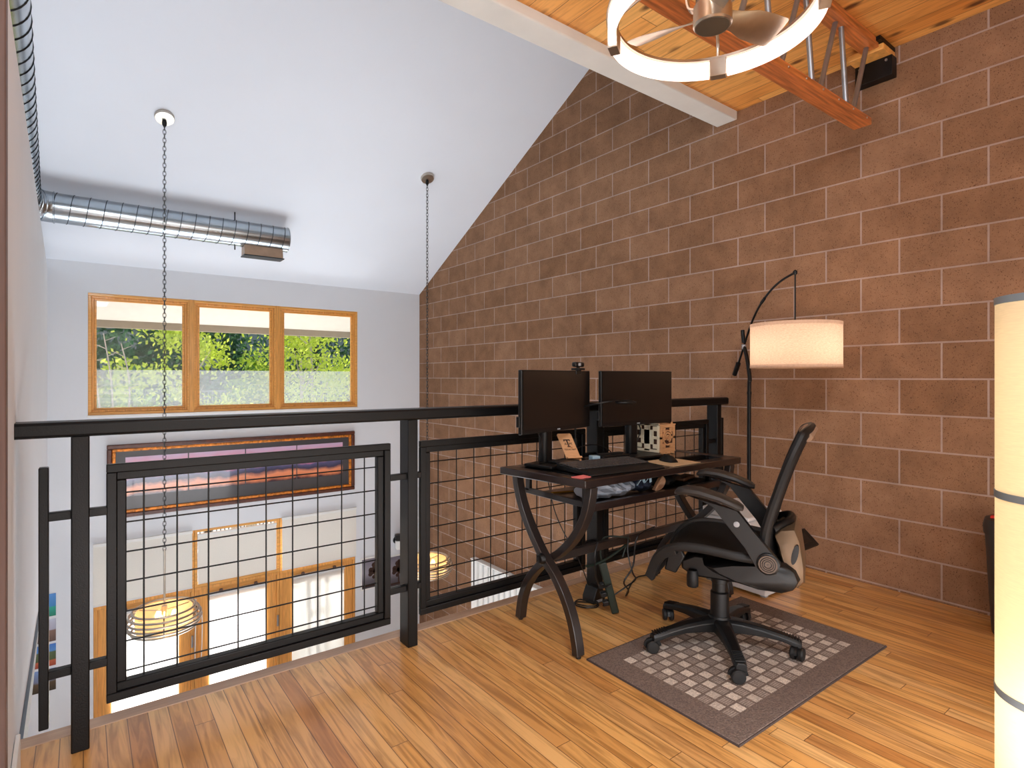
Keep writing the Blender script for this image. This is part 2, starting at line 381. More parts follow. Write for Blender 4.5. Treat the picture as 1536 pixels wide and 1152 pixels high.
def text_mesh(s, size, ext, align='CENTER'):
    cu = bpy.data.curves.new('lettering', 'FONT'); cu.body = s; cu.size = size; cu.extrude = ext; cu.align_x = align; cu.align_y = 'CENTER'
    ob = bpy.data.objects.new('lettering', cu); C.objects.link(ob)
    dg = bpy.context.evaluated_depsgraph_get(); me = ob.evaluated_get(dg).to_mesh()
    mb = MB(); mb.add([tuple(v.co) for v in me.vertices], [tuple(p.vertices) for p in me.polygons])
    bpy.data.objects.remove(ob); bpy.data.curves.remove(cu)
    return mb
def xform(mb, m):
    mb.v = [tuple(m @ Vector(p)) for p in mb.v]; return mb

# ------------------------------------------------------------------ the setting
XC, YW, ZL = 3.773, 7.167, -3.1
ceil_z = lambda y: 2.405+.511*(YW-y)
wl = lambda y: -.28+.0222*(YW-y)         # the partition beside the stairs stands a hair off square
struct(build('floor', MB().box(-1.3, XC, -3.2, 2.5, -.3, 0.), 'floor', smooth=False))
struct(build('trim_1', MB().box(-1.3, XC, 2.5, 2.575, -.34, .002), 'nosing', bevel=.004))
struct(build('floor_lower', MB().box(-1.3, XC, -3.2, YW, ZL-.1, ZL), 'tile', smooth=False))
struct(build('wall_right', MB().box(XC, XC+.2, -3.2, YW+.12, ZL-.1, 5.3), 'block', smooth=False))
struct(build('wall_near', MB().box(-1.5, XC, -3.4, -3.2, ZL, 3.3), 'white', smooth=False))
struct(build('wall_west', MB().box(-1.5, -1.3, -3.2, YW, ZL-.1, 5.3), 'white', smooth=False))
# sloped white ceiling over the void (a slab) and the plank ceiling over the loft
struct(build('ceiling', MB().prism([(2.46, ceil_z(2.46)), (YW+.1, ceil_z(YW+.1)), (YW+.1, ceil_z(YW+.1)+.22), (2.46, ceil_z(2.46)+.22)], -1.5, XC+.2), 'ceil', smooth=False))
struct(build('ceiling_loft', MB().box(-1.5, XC, -3.2, 2.33, 3.165, 3.3), 'pine', smooth=False))
struct(build('beam', MB().box(-1.3, XC, 2.30, 2.465, 3.105, ceil_z(2.46)+.1), 'beam', bevel=.008))
# partition on the left: top edge at 2.3 m, lower edge falling away over the stair
struct(build('wall_left', MB().rings([[(wl(y)-d, y, z) for (y, z) in ((-3.2, 0.), (2.57, 0.), (YW, -.46), (YW, 2.31), (-3.2, 2.31))] for d in (0., .11)]), 'white', smooth=False))
struct(build('trim_2', MB().rings([[(wl(y)+d, y, z) for (y, z) in ((2.58, -.003), (4.6, -.208), (4.6, -.216), (2.58, -.15))] for d in (-.05, .012)]), 'steelgrey', smooth=False))
struct(build('baseboard_left', MB().rings([[(wl(y)+d, y, z) for (y, z) in ((1.95, 0.), (2.40, 0.), (2.40, .105), (1.95, .105))] for d in (.001, .014)]), 'trimwhite', bevel=.003))
struct(build('trim_3', MB().rings([[(wl(y)+d, y, z) for (y, z) in ((1.77, 0.), (1.83, 0.), (1.83, 2.2), (1.77, 2.2))] for d in (.001, .016)]).rings([[(wl(y)+d, y, z) for (y, z) in ((1.79, 0.), (1.9, 0.), (1.9, .06), (1.79, .06))] for d in (.001, .03)]), 'casing', bevel=.003))

# far wall with the three upper windows and three doors with transoms
WX = (.037, .958, 1.873, 2.868); WZ = (.857, 2.103)
DX = (.081, .985, 1.892, 2.839); TZ = (-1.088, -.455)
y0, y1 = YW, YW+.14
f = MB()
f.box(-1.5, WX[0], y0, y1, ZL, 2.6); f.box(WX[3], XC+.2, y0, y1, ZL, 2.6)
f.box(WX[0], WX[3], y0, y1, WZ[1], 2.6); f.box(WX[0], WX[3], y0, y1, TZ[1], WZ[0])
f.box(WX[0], DX[0], y0, y1, ZL, TZ[1]); f.box(DX[3], WX[3], y0, y1, ZL, TZ[1])
struct(build('wall_far', f, 'white', smooth=False))
struct(build('trim_4', MB().prism([(YW+.14, ceil_z(YW+.14)), (8.19, ceil_z(8.19)), (8.19, ceil_z(8.19)+.2), (YW+.14, ceil_z(YW+.14)+.2)], -2.6, XC+1.6), 'soffit', smooth=False))
struct(build('trim_5', MB().box(-2.6, XC+1.6, 8.13, 8.22, ceil_z(8.19)-.055, ceil_z(8.19)+.22), 'fascia', smooth=False))

def rect_frame(x0, x1, z0, z1, ya, yb, w):
    m = MB()
    m.box(x0, x1, ya, yb, z1-w, z1); m.box(x0, x1, ya, yb, z0, z0+w)
    m.box(x0, x0+w, ya, yb, z0+w, z1-w); m.box(x1-w, x1, ya, yb, z0+w, z1-w)
    return m
for i in range(3):
    x0, x1 = WX[i]+(.0 if i == 0 else .012), WX[i+1]-(.0 if i == 2 else .012)
    w = build('window_%d' % (i+1), rect_frame(x0, x1, WZ[0], WZ[1], YW+.004, YW+.11, .03), 'frameH', bevel=.004); struct(w)
    o = Vector(w.location)
    build('sash', rect_frame(x0+.03, x1-.03, WZ[0]+.03, WZ[1]-.03, YW+.02, YW+.085, .022), 'frameV', w, bevel=.004)
    build('sash_bead', rect_frame(x0+.052, x1-.052, WZ[0]+.052, WZ[1]-.052, YW+.04, YW+.075, .02), 'frameH', w, bevel=.003)
    build('pane', MB().box(x0+.06, x1-.06, YW+.055, YW+.06, WZ[0]+.06, WZ[1]-.06), 'glass', w, smooth=False)
    build('insect_screen', MB().box(x0+.066, x1-.066, YW+.085, YW+.087, WZ[0]+.066, 1.322), 'screen', w, smooth=False)
m = MB()
for x in (WX[1], WX[2]): m.box(x-.026, x+.026, YW-.006, YW+.1, WZ[0], WZ[1])
struct(build('trim_6', m, 'frameV', bevel=.004))
struct(build('trim_7', MB().box(WX[0]-.008, WX[3]+.008, YW-.012, YW+.03, WZ[0]-.022, WZ[0]-.0005), 'trimwhite', bevel=.003))

# ------------------------------------------------------------------ doors and shades below
for i in range(3):
    x0, x1 = DX[i]+.001, DX[i+1]-.001
    d = build('door_%d' % (i+1), rect_frame(x0, x1, ZL, TZ[0]-.012, YW+.004, YW+.12, .034), 'frameV', bevel=.004); struct(d)
    build('stile', MB().box(x0+.035, x0+.15, YW+.02, YW+.075, ZL+.036, TZ[0]-.047).box(x1-.15, x1-.035, YW+.02, YW+.075, ZL+.036, TZ[0]-.047), 'frameV', d, bevel=.004)
    build('door_rail', MB().box(x0+.15, x1-.15, YW+.02, YW+.075, TZ[0]-.19, TZ[0]-.047).box(x0+.15, x1-.15, YW+.02, YW+.075, ZL+.036, ZL+.27), 'frameH', d, bevel=.004)
    build('pane', MB().box(x0+.15, x1-.15, YW+.045, YW+.051, ZL+.27, TZ[0]-.19), 'glass', d, smooth=False)
    if i < 2: build('hinge', MB().lathe([(.012, -1.75), (.012, -1.62)], (x1-.02, YW+.0, 0), 12), 'tube', d)
    # transom frame above
    t = build('window_%d' % (i+4), rect_frame(x0, x1, TZ[0]-.011, TZ[1], YW+.004, YW+.12, .03), 'frameH', bevel=.004); struct(t)
    build('pane', MB().box(x0+.03, x1-.03, YW+.06, YW+.066, TZ[0]+.02, TZ[1]-.03), 'glass', t, smooth=False)
where = ('left', 'middle', 'right')
for i in range(3):
    x0, x1 = DX[i], DX[i+1]
    # shade on the transom
    if i == 1: a, b, zt, yy = x0+.034, x1-.034, TZ[1]-.05, YW+.012
    else: a, b, zt, yy = x0+(-.006 if i == 0 else .02), x1-(.02 if i == 0 else -.006), TZ[1]+.006, YW-.02
    lab = ('white shade drawn over the leftmost of the three lights above the doors', 'greyish shade set inside the wood frame of the middle light above the doors', 'white shade drawn over the rightmost of the three lights above the doors')[i]
    s = empty('roller_shade', ((a+b)/2, yy, TZ[0]), lab, 'shade', 'shades over the three lights above the doors')
    build('headrail', MB().box(a, b, yy-.012, yy+.012, zt-.03, zt), 'trimwhite', s, bevel=.003)
    build('fabric', MB().box(a+.004, b-.004, yy-.003, yy+.002, TZ[0]+.012, zt-.03), 'shade_thick', s, smooth=False)
    build('bottom_bar', MB().box(a+.002, b-.002, yy-.007, yy+.007, TZ[0], TZ[0]+.013), 'trimwhite', s, bevel=.002)
    # shade on the door glass
    a, b = x0+.145, x1-.145; yy = YW+.002
    s = empty('roller_shade', ((a+b)/2, yy, ZL+.3), 'bright white shade hanging on the glass of the %s patio door' % where[i], 'shade', 'shades on the patio doors')
    build('headrail', MB().box(a, b, yy-.02, yy+.014, TZ[0]-.135, TZ[0]-.1), 'greyplastic', s, bevel=.004)
    build('fabric', MB().box(a+.006, b-.006, yy-.002, yy+.002, ZL+.32, TZ[0]-.135), 'shade_day', s, smooth=False)
    for q in (.2, .8):
        m = MB(); m.prism([(a+(b-a)*q-.02, TZ[0]-.1), (a+(b-a)*q+.02, TZ[0]-.1), (a+(b-a)*q+.014, TZ[0]-.075), (a+(b-a)*q-.014, TZ[0]-.075)], yy-.018, yy+.01, 'Y'); build('bracket', m, 'casing', s)
    build('bottom_bar', MB().box(a, b, yy-.008, yy+.008, ZL+.3, ZL+.32), 'trimwhite', s, bevel=.002)
    if i == 0:
        build('pull_chain', MB().tube(curve_pts([(1.0, YW-.012, -1.42), (1.03, YW-.012, -1.40), (1.06, YW-.012, -1.44), (1.05, YW-.012, -1.9), (1.02, YW-.012, -1.95), (.99, YW-.012, -1.9)], 5, True), .005, 6, True), 'trimwhite', s)

# framed panorama
px0, px1, pz0, pz1 = .191, 2.817, -.212, .548
p = empty('framed_panorama', ((px0+px1)/2, YW, pz0), 'long framed mountain panorama at dusk on the white wall under the windows', 'picture')
yA = YW-.045
build('outer_frame', rect_frame(px0, px1, pz0, pz1, yA, YW-.001, .045), 'walnutframe', p, bevel=.01)
build('gilt_lip', rect_frame(px0+.045, px1-.045, pz0+.045, pz1-.045, yA+.006, YW-.001, .03), 'giltframe', p, bevel=.006)
build('mat_board', MB().box(px0+.07, px1-.07, YW-.012, YW-.002, pz0+.07, pz1-.07), 'matboard', p, smooth=False)
M['pano'] = ramp_print('mountain_dusk_print', [(0., (70, 50, 60)), (.1, (232, 140, 96)), (.2, (236, 150, 110)), (.3, (70, 66, 88)), (.42, (92, 92, 130)), (.5, (196, 120, 160)), (.6, (190, 176, 204)), (.72, (226, 140, 160)), (1., (206, 178, 208))], .16, 4.5, .2, lo=.212, hi=.622, coat=.6)
ax = (.344, .925, 1.507, 2.088, 2.669)
for k in range(4):
    build('print_panel', MB().box(ax[k]+.006, ax[k+1]-.006, YW-.017, YW-.011, .0, .41), 'pano', p, smooth=False)
# tree prints and small colour prints
M['treebg'] = ramp_print('grey_tree_print', [(0., (60, 56, 62)), (.25, (96, 92, 100)), (.5, (150, 146, 156)), (1., (112, 106, 120))], .06, 8, .4, lo=0., hi=.41)
def tree_print(x0, x1, z0, z1, label):
    t = empty('tree_print', ((x0+x1)/2, YW, z0), label, 'picture', 'dark tree prints beside the doors')
    build('backing', MB().box(x0-.02, x1+.02, YW-.012, YW-.001, z0-.02, z1+.02), 'trimwhite', t, bevel=.002)
    build('print', MB().box(x0, x1, YW-.018, YW-.011, z0, z1), 'treebg', t, smooth=False)
    cx, cz = (x0*.4+x1*.6), z0+(z1-z0)*.58
    m = MB(); rnd = random.Random(3)
    for k in range(26):
        a = rnd.uniform(0, 6.28); q = rnd.uniform(0, .085); r = rnd.uniform(.02, .035)
        m.lathe([(r*.7, -.021), (r, -.0195), (r, -.017)], (cx+q*math.cos(a), YW, cz+1.15*q*math.sin(a)), 8, 'Y')
    m.box(cx-.008, cx+.008, YW-.0205, YW-.017, z0+.04, cz); m.box(x0, x1, YW-.0205, YW-.017, z0+.02, z0+.045)
    build('tree_silhouette', m, 'char', t, smooth=False)
tree_print(2.925, 3.225, -1.545, -1.16, 'grey print of a dark round tree, beside the right patio door')
tree_print(3.33, 3.52, -1.6, -1.2, 'narrow dark tree print mostly behind the second railing post')
s = empty('wall_sconce', (3.42, YW, -1.1), 'small black and white wall light above the tree prints', 'sconce')
build('back_plate', MB().lathe([(.05, 0), (.05, -.02)], (3.42, YW-.001, -.98), 20, 'Y'), 'plastic', s)
build('upper_cap', MB().lathe([(.042, -.97), (.05, -.93), (.05, -.89), (.03, -.885)], (3.42, YW-.07, 0), 20), 'plastic', s)
build('glass_shade', MB().lathe([(.03, -1.09), (.045, -1.07), (.045, -.975)], (3.42, YW-.07, 0), 20), 'trimwhite', s)
build('arm', MB().box(3.41, 3.43, YW-.07, YW-.015, -.975, -.955), 'plastic', s)
prints = [('aqua sea under a blue sky', [(0., (30, 120, 100)), (.4, (40, 160, 140)), (.45, (60, 130, 190)), (1., (90, 150, 220))], -.875, -1.095),
          ('bare brown hills under pale cloud', [(0., (96, 74, 66)), (.5, (130, 104, 96)), (.55, (170, 170, 190)), (1., (190, 196, 214))], -1.123, -1.342),
          ('green hill and red earth', [(0., (150, 62, 40)), (.25, (190, 96, 66)), (.3, (70, 86, 52)), (.65, (84, 100, 70)), (.7, (86, 140, 204)), (1., (70, 120, 196))], -1.366, -1.58),
          ('dark scrub under blue cloud', [(0., (52, 42, 30)), (.4, (92, 74, 50)), (.5, (110, 116, 140)), (1., (120, 150, 200))], -1.605, -1.82)]
for k, (what, st, zt, zb) in enumerate(prints):
    m_ = ramp_print('landscape_print', st, .07, 9, .35, lo=0., hi=zt-zb)
    order = ('topmost', 'second from the top', 'third from the top', 'lowest')[k]
    tag(build('photo_print', MB().box(-.405, -.215, YW-.006, YW-.001, zb, zt), m_, bevel=.002), 'small print of %s, %s in its column' % (what, order), 'picture', 'column of landscape prints')
# white slatted panel low on the block wall
s = empty('slatted_panel', (3.72, 5.0, ZL), 'white slatted panel standing low against the block wall', 'panel')
build('board', MB().box(3.735, XC-.001, 4.2, 5.72, ZL, -.93), 'whitepanel', s, smooth=False)
build('side_stile', MB().box(3.70, 3.736, 5.6, 5.72, ZL, -.93), 'whitepanel', s, bevel=.004)
for k in range(13):
    yy = 4.24+k*.105
    build('slat', MB().box(3.705, 3.736, yy, yy+.07, ZL, -.935), 'whitepanel', s, bevel=.01)
build('top_cap', MB().box(3.695, XC-.001, 4.18, 5.73, -.93, -.915), 'whitepanel', s, bevel=.003)

# ------------------------------------------------------------------ railing
YF = 2.37
r = empty('railing', (1.8, YF+.04, 0), 'black steel loft railing with three square wire mesh panels', 'railing')
build('top_rail', MB().box(-.19, XC-.012, YF-.012, YF+.1, 1.047, 1.098), 'black', r, bevel=.01)
posts = [-.033, 1.19, 2.413, 3.632]
for x in posts: build('post', MB().box(x, x+.05, YF, YF+.088, 0., 1.05), 'black', r, bevel=.004)
PAN = [(.063, 1.113), (1.264, 2.338), (2.487, 3.556)]
for (a, b) in PAN:
    z0, z1 = .125, .945
    fr = build('panel_frame', rect_frame(a, b, z0, z1, YF+.018, YF+.04, .03), 'black', r, bevel=.003)
    build('inner_frame', rect_frame(a+.028, b-.028, z0+.028, z1-.028, YF+.03, YF+.066, .03), 'black', fr, bevel=.004)
    m = MB()
    x = a+.11
    while x < b-.06:
        m.tube([(x, YF+.048, z0+.05), (x, YF+.048, z1-.05)], .003, 6); x += .1033
    for k in range(7):
        z = .209+k*.1049
        m.tube([(a+.05, YF+.053, z), (b-.05, YF+.053, z)], .003, 6)
    build('wire_mesh', m, 'black', fr)
ends = [(-.116, -.09), (3.70, 3.728)]
for (a, b) in ends: build('end_bar', MB().box(a, b, YF+.012, YF+.05, .1, .95), 'black', r, bevel=.003)
m_tabs = []
edges = sorted([-.09]+[p for p in posts]+[p+.05 for p in posts]+[q for ab in PAN for q in ab]+[3.70])
for k in range(0, len(edges)-1, 2):
    a, b = edges[k], edges[k+1]
    for z in (.787, .27): build('connector', MB().box(a-.004, b+.004, YF+.016, YF+.044, z-.014, z+.014), 'black', r, bevel=.003)

# ------------------------------------------------------------------ pendants
def pendant(x, y, zc, label, drop):
    zt = ceil_z(y)
    e = empty('pendant_lamp', (x, y, zc-.09), label, 'pendant lamp', 'ringed pendant lamps over the void')
    tilt = Matrix.Rotation(-math.atan(.511), 3, 'X')
    m = MB().lathe([(.002, -.03), (.066, -.028), (.07, -.02), (.07, .0)], (0, 0, 0), 32)
    m.v = [tuple(tilt @ Vector(q)+Vector((x, y, zt))) for q in m.v]; build('ceiling_canopy', m, 'nickel', e)
    build('chain_loop', MB().lathe([(.004, zt-.09), (.016, zt-.07), (.018, zt-.05), (.01, zt-.02)], (x, y, 0), 12), 'black', e)
    ztop = zt-.075; zs = zc+.09+drop
    n = int((ztop-zs)/.0335); m = MB()
    for k in range(n):
        z = ztop-k*.0335; ang = .1 if k % 2 else .1+math.pi/2
        pts = [(x+0.0115*math.cos(t)*math.cos(ang), y+0.0115*math.cos(t)*math.sin(ang), z-.0168+.024*math.sin(t)) for t in [2*math.pi*q/8 for q in range(8)]]
        m.tube(pts, .0027, 5, True)
    build('chain', m, 'bronzechain', e)
    zst = ztop-n*.0335+.01
    build('stem', MB().lathe([(.008, zst), (.008, zc+.1), (.02, zc+.095), (.022, zc+.0), (.012, zc-.005)], (x, y, 0), 14), 'nickel', e)
    build('drum_shade', MB().lathe([(.195, zc-.085), (.2, zc-.07), (.2, zc+.06), (.196, zc+.07)], (x, y, 0), 40, caps=False), 'drum', e, fix=False)
    build('diffuser', MB().lathe([(.01, zc-.083), (.195, zc-.083), (.195, zc-.08), (.01, zc-.08)], (x, y, 0), 40, caps=False), 'drum', e, fix=False)
    m = MB()
    for a in range(3): m.tube([(x, y, zc+.055), (x+.262*math.cos(2.1*a+.4), y+.262*math.sin(2.1*a+.4), zc+.055)], .004, 6)
    build('spider', m, 'nickel', e)
    for k in range(6):
        rr = (.218, .243, .258, .262, .25, .228)[k]; z = zc+.075-k*.031
        build('ring', MB().tube([(x+rr*math.cos(2*math.pi*q/48), y+rr*math.sin(2*math.pi*q/48), z) for q in range(48)], .0085, 8, True), 'nickel', e)
    m = MB()
    for a in range(3):
        ca, sa = math.cos(2.1*a+.4), math.sin(2.1*a+.4)
        m.tube([(x+rr*ca, y+rr*sa, z) for rr, z in ((.218, zc+.075), (.243, zc+.044), (.258, zc+.013), (.262, zc-.018), (.25, zc-.049), (.228, zc-.08))], .004, 6)
    build('strut', m, 'bronzechain', e)
    for a in range(3):
        build('bulb', MB().lathe([(.004, -.03), (.024, -.015), (.028, .004), (.018, .03), (.012, .045)], (x+.07*math.cos(2.1*a), y+.07*math.sin(2.1*a), zc+.0), 14), 'bulb', e)
    L = bpy.data.lights.new('pendant_glow', 'POINT'); L.energy = 9; L.color = (1, .72, .42); L.shadow_soft_size = .04
    lo = bpy.data.objects.new('pendant_glow', L); C.objects.link(lo); lo.location = (x, y, zc+.035)
pendant(.521, 5.334, -.685, 'ringed pendant lamp seen through the leftmost wire mesh panel of the railing', .42)
pendant(2.891, 5.318, -.735, 'ringed pendant lamp before the block wall, half hidden by the second railing post', .42)

# ------------------------------------------------------------------ spiral duct
e = empty('spiral_duct', (.6, 6.21, 2.55), 'bare galvanised spiral duct turning the corner under the white ceiling', 'duct')
RD, ZD = .126, 2.688
def duct_line(p, q, pitch=.116):
    P, Q = Vector(p), Vector(q); t = (Q-P).normalized(); up = Vector((0, 0, 1)); w = t.cross(up).normalized(); n = max(2, int((Q-P).length/.02))
    shell = MB(); seam = MB(); rs = []
    for k in (0, 1):
        c = P if k == 0 else Q
        rs.append([c+(w*math.cos(a)+up*math.sin(a))*RD for a in [2*math.pi*i/48 for i in range(48)]])
    shell.rings(rs, caps=False)
    Lg = (Q-P).length; turns = Lg/pitch; N_ = int(turns*28)
    pts = [P+t*(Lg*i/N_)+(w*math.cos(2*math.pi*turns*i/N_)+up*math.sin(2*math.pi*turns*i/N_))*(RD+.001) for i in range(N_+1)]
    seam.tube(pts, .003, 5)
    return shell, seam
cx_, cy_ = -.40, 6.21
sh, se = duct_line((cx_+.2, cy_, ZD), (1.715, cy_, ZD)); d = build('duct_run', sh, 'galv', e, fix=False); build('seam', se, 'galvdark', d)
sh, se = duct_line((-.265, 2.2, ZD), (cx_+.0, cy_-.2, ZD)); d = build('duct_run', sh, 'galv', e, fix=False); build('seam', se, 'galvdark', d)
rs = []
for k in range(7):
    a = (math.pi/2)*k/6; ctr = Vector((cx_+.2-.2*math.cos(a), cy_-.2+.2*math.sin(a), ZD)); nrm = Vector((-math.cos(a), math.sin(a), 0))
    rs.append([ctr+(nrm*math.cos(q)+Vector((0, 0, 1))*math.sin(q))*(RD+.003) for q in [2*math.pi*i/32 for i in range(32)]])
build('elbow', MB().rings(rs, caps=False), 'galv', e, fix=False)
m = MB()
for rg in (rs[0], rs[2], rs[4], rs[6]): m.tube(rg, .006, 6, True)
build('elbow_bead', m, 'galv', e)
build('end_rim', MB().tube([(1.712, cy_+RD*math.cos(2*math.pi*i/40), ZD+RD*math.sin(2*math.pi*i/40)) for i in range(40)], .005, 6, True), 'galv', e)
build('end_cap', MB().lathe([(RD-.004, 1.69), (RD-.004, 1.694)], (0, cy_, ZD), 40, 'X'), 'galvdark', e)
build('hanger_rod', MB().tube([(1.21, cy_, 2.52), (1.21, cy_, 2.90)], .006, 8), 'galvdark', e)
g = build('register', MB().prism([(cy_-.06, 2.575), (cy_+.06, 2.575), (cy_+.075, 2.475), (cy_-.075, 2.475)], 1.285, 1.655), 'grille', e, bevel=.003)
build('damper_edge', MB().box(1.28, 1.665, cy_-.08, cy_+.08, 2.466, 2.476), 'galvdark', g)

# ------------------------------------------------------------------ roof truss and its wall seat
e = empty('open_web_truss', (2.0, 1.37, 2.65), 'open web roof truss of two fir chords joined by grey tubes', 'truss')
ty0, ty1 = 1.322, 1.417
build('bottom_chord', MB().box(-1.29, 3.505, ty0, ty1, 2.651, 2.689), 'chord', e, bevel=.004)
build('top_chord', MB().box(-1.29, 3.60, ty0, ty1, 3.115, 3.163), 'chord', e, bevel=.004)
yc = (ty0+ty1)/2
nodesB = [3.335-.385*k for k in range(12)]
for k, xb in enumerate(nodesB):
    for sgn, dx in ((1, .225), (-1, -.1)):
        build('web_tube', MB().tube([(xb+sgn*.03, yc, 2.672), (xb+dx, yc, 3.13)], .0135, 10), 'tube', e)
m = MB()
for k in range(26):
    xb = 3.44-.17*k; m.lathe([(.005, -.003), (.006, 0)], (xb, ty0, 2.672), 8, 'Y')
build('chord_pin', m, 'nickel', e)
s = build('bearing_plate', MB().box(XC-.17, XC-.001, 1.30, 1.49, 3.1, 3.135), 'frame', e, bevel=.003)
build('bearing_seat', MB().box(XC-.07, XC-.002, 1.292, 1.488, 2.985, 3.1), 'black', e, bevel=.002)
m = MB()
for yy in (1.32, 1.46): m.lathe([(.007, XC-.08), (.007, XC-.07)], (0, yy, 3.075), 8, 'X')
build('bolt', m, 'tube', e)
build('top_strap', MB().box(3.56, XC-.002, 1.30, 1.37, 3.138, 3.16), 'black', e)

# ------------------------------------------------------------------ ring-light ceiling fan
FX, FY, FZ = 1.605, 1.065, 2.36
e = empty('ceiling_fan', (FX, FY, FZ), 'brushed nickel ceiling fan inside a glowing ring light', 'ceiling fan')
RR = .318
build('downrod', MB().lathe([(.012, 2.55), (.012, 3.10)], (FX, FY, 0), 14), 'nickel', e)
build('ceiling_canopy', MB().lathe([(.02, 3.05), (.065, 3.09), (.07, 3.164)], (FX, FY, 0), 28), 'nickel', e)
build('motor_housing', MB().lathe([(.03, 2.60), (.05, 2.595), (.052, 2.44), (.045, 2.435)], (FX, FY, 0), 32), 'nickel', e)
build('hub', MB().lathe([(.05, 2.435), (.059, 2.428), (.06, 2.37), (.055, 2.364), (.053, 2.364)], (FX, FY, 0), 36), 'nickel', e)
build('hub_cap', MB().lathe([(.001, 2.363), (.051, 2.363), (.0525, 2.3665)], (FX, FY, 0), 36), 'nickeldark', e)
m = MB()
for a in (20, 110, 200, 290):
    ca, sa = math.cos(R(a)), math.sin(R(a))
    pts = curve_pts([(FX+q*ca, FY+q*sa, z) for q, z in ((.05, 2.43), (.075, 2.445), (.08, 2.50), (.07, 2.56), (.045, 2.60))], 4)
    m.tube(pts, 1., sec=[(-.014, -.003), (.014, -.003), (.014, .003), (-.014, .003)])
build('yoke', m, 'nickel', e)
for a in (-15, 106, 226):
    rs = []
    for q, (rad, half, pitch, dz) in enumerate(((.05, .026, 40, 0), (.10, .034, 30, .002), (.15, .05, 24, .004), (.21, .056, 20, .004), (.266, .056, 18, .004), (.274, .05, 18, .004))):
        ca, sa = math.cos(R(a)), math.sin(R(a)); t = Vector((ca, sa, 0)); n = Vector((-sa, ca, 0)); pz = -R(pitch)
        c = Vector((FX, FY, 2.402+dz))+t*rad; u = n*math.cos(pz)+Vector((0, 0, 1))*math.sin(pz); w = -n*math.sin(pz)+Vector((0, 0, 1))*math.cos(pz)
        rs.append([c+u*half*c1+w*.0028*c2 for c1, c2 in ((-1, -.4), (-.5, -1.6), (.5, -1.6), (1, -.4), (1, .4), (.5, -.4), (-.5, -.4), (-1, .4))])
    build('blade', MB().rings(rs), 'nickel', e)
brk = (30, 120, 210, 300)
for k in range(4):
    a0, a1 = brk[k]+5.5, brk[k]+90-5.5
    rs = []
    for q in range(19):
        a = R(a0+(a1-a0)*q/18); ca, sa = math.cos(a), math.sin(a)
        rs.append([(FX+rr*ca, FY+rr*sa, z) for rr, z in ((RR-.012, FZ), (RR+.012, FZ), (RR+.012, FZ+.058), (RR-.004, FZ+.058), (RR-.012, FZ+.05))])
    build('light_segment', MB().rings(rs), 'ringlight', e)
rs = []
for q in range(64):
    a = 2*math.pi*q/64; ca, sa = math.cos(a), math.sin(a)
    rs.append([(FX+rr*ca, FY+rr*sa, z) for rr, z in ((RR-.016, FZ+.058), (RR+.017, FZ+.058), (RR+.017, FZ+.068), (RR-.016, FZ+.068))])
build('ring_rim', MB().rings(rs, closed=True), 'nickel', e)
for a in brk:
    ca, sa = math.cos(R(a)), math.sin(R(a)); rot = Matrix.Rotation(R(a), 3, 'Z')
    b = build('ring_clip', MB().obox((FX+RR*ca, FY+RR*sa, FZ+.03), .034, .056, .066, rot), 'nickel', e, bevel=.002)
    pts = curve_pts([(FX+q*ca, FY+q*sa, z) for q, z in ((RR-.01, FZ+.06), (RR-.015, FZ+.1), (RR-.04, FZ+.125), (.2, FZ+.165), (.045, FZ+.215))], 5)
    build('support_arm', MB().tube(pts, .0055, 8), 'nickel', e)

# ------------------------------------------------------------------ desk
DT = .793
e = empty('computer_desk', (2.35, 2.07, 0), 'dark wood and glass computer desk with crossed curved legs', 'desk')
TL, TR, TB, TF = 1.745, 2.965, 2.325, 1.785
def quadframe(corners, w, z0, z1):
    m = MB(); cs = [Vector(c) for c in corners]; ctr = sum(cs, Vector((0, 0)))/4
    inn = []
    for i in range(4):
        p = cs[i]; d1 = (cs[(i+1) % 4]-p).normalized(); d2 = (cs[(i-1) % 4]-p).normalized(); inn.append(p+(d1+d2)*w)
    for i in range(4):
        j = (i+1) % 4
        m.prism([cs[i], cs[j], inn[j], inn[i]], z0, z1, 'Z')
    return m, inn
cor = [(TL, TF), (TR, TF), (TR, TB), (1.675, TB)]
m, inn = quadframe(cor, .07, DT-.036, DT)
build('tabletop_frame', m, 'espresso', e, bevel=.004)
build('glass_inset', MB().prism(inn, DT-.012, DT-.002, 'Z'), 'smoke', e, smooth=False)
def leg(x, pts, w=.046, th=.036):
    """a bent flat bar in the plane x = const"""
    P = curve_pts([(x, y, z) for y, z in pts], 6)
    return MB().tube(P, 1., sec=[(-w/2, -th/2), (w/2, -th/2), (w/2, th/2), (-w/2, th/2)])
legA = [(2.275, .758), (2.262, .69), (2.225, .60), (2.16, .50), (2.07, .395), (1.985, .325), (1.915, .24), (1.868, .15), (1.842, .06), (1.835, .012)]
legB = [(1.80, .758), (1.812, .69), (1.845, .60), (1.91, .505), (2.0, .42), (2.07, .375), (2.16, .31), (2.24, .22), (2.29, .12), (2.312, .012)]
for (xa, s_) in ((1.775, 1), (2.90, -1)):
    la = build('leg', leg(xa-.024*s_, legA), 'legmetal', e, bevel=.003)
    lb = build('leg', leg(xa+.024*s_, legB), 'legmetal', e, bevel=.003)
    for L_, yy, xx in ((la, 1.835, xa-.024*s_), (lb, 2.312, xa+.024*s_)):
        build('foot_glide', MB().lathe([(.012, 0.), (.012, .014)], (xx, yy, 0), 12), 'plastic', L_)
    build('pivot_bolt', MB().lathe([(.005, -.068), (.018, -.066), (.024, -.058), (.026, -.048)] if s_ > 0 else [(.026, .048), (.024, .058), (.018, .066), (.005, .068)], (xa, 2.055, .39), 20, 'X'), 'black', e)
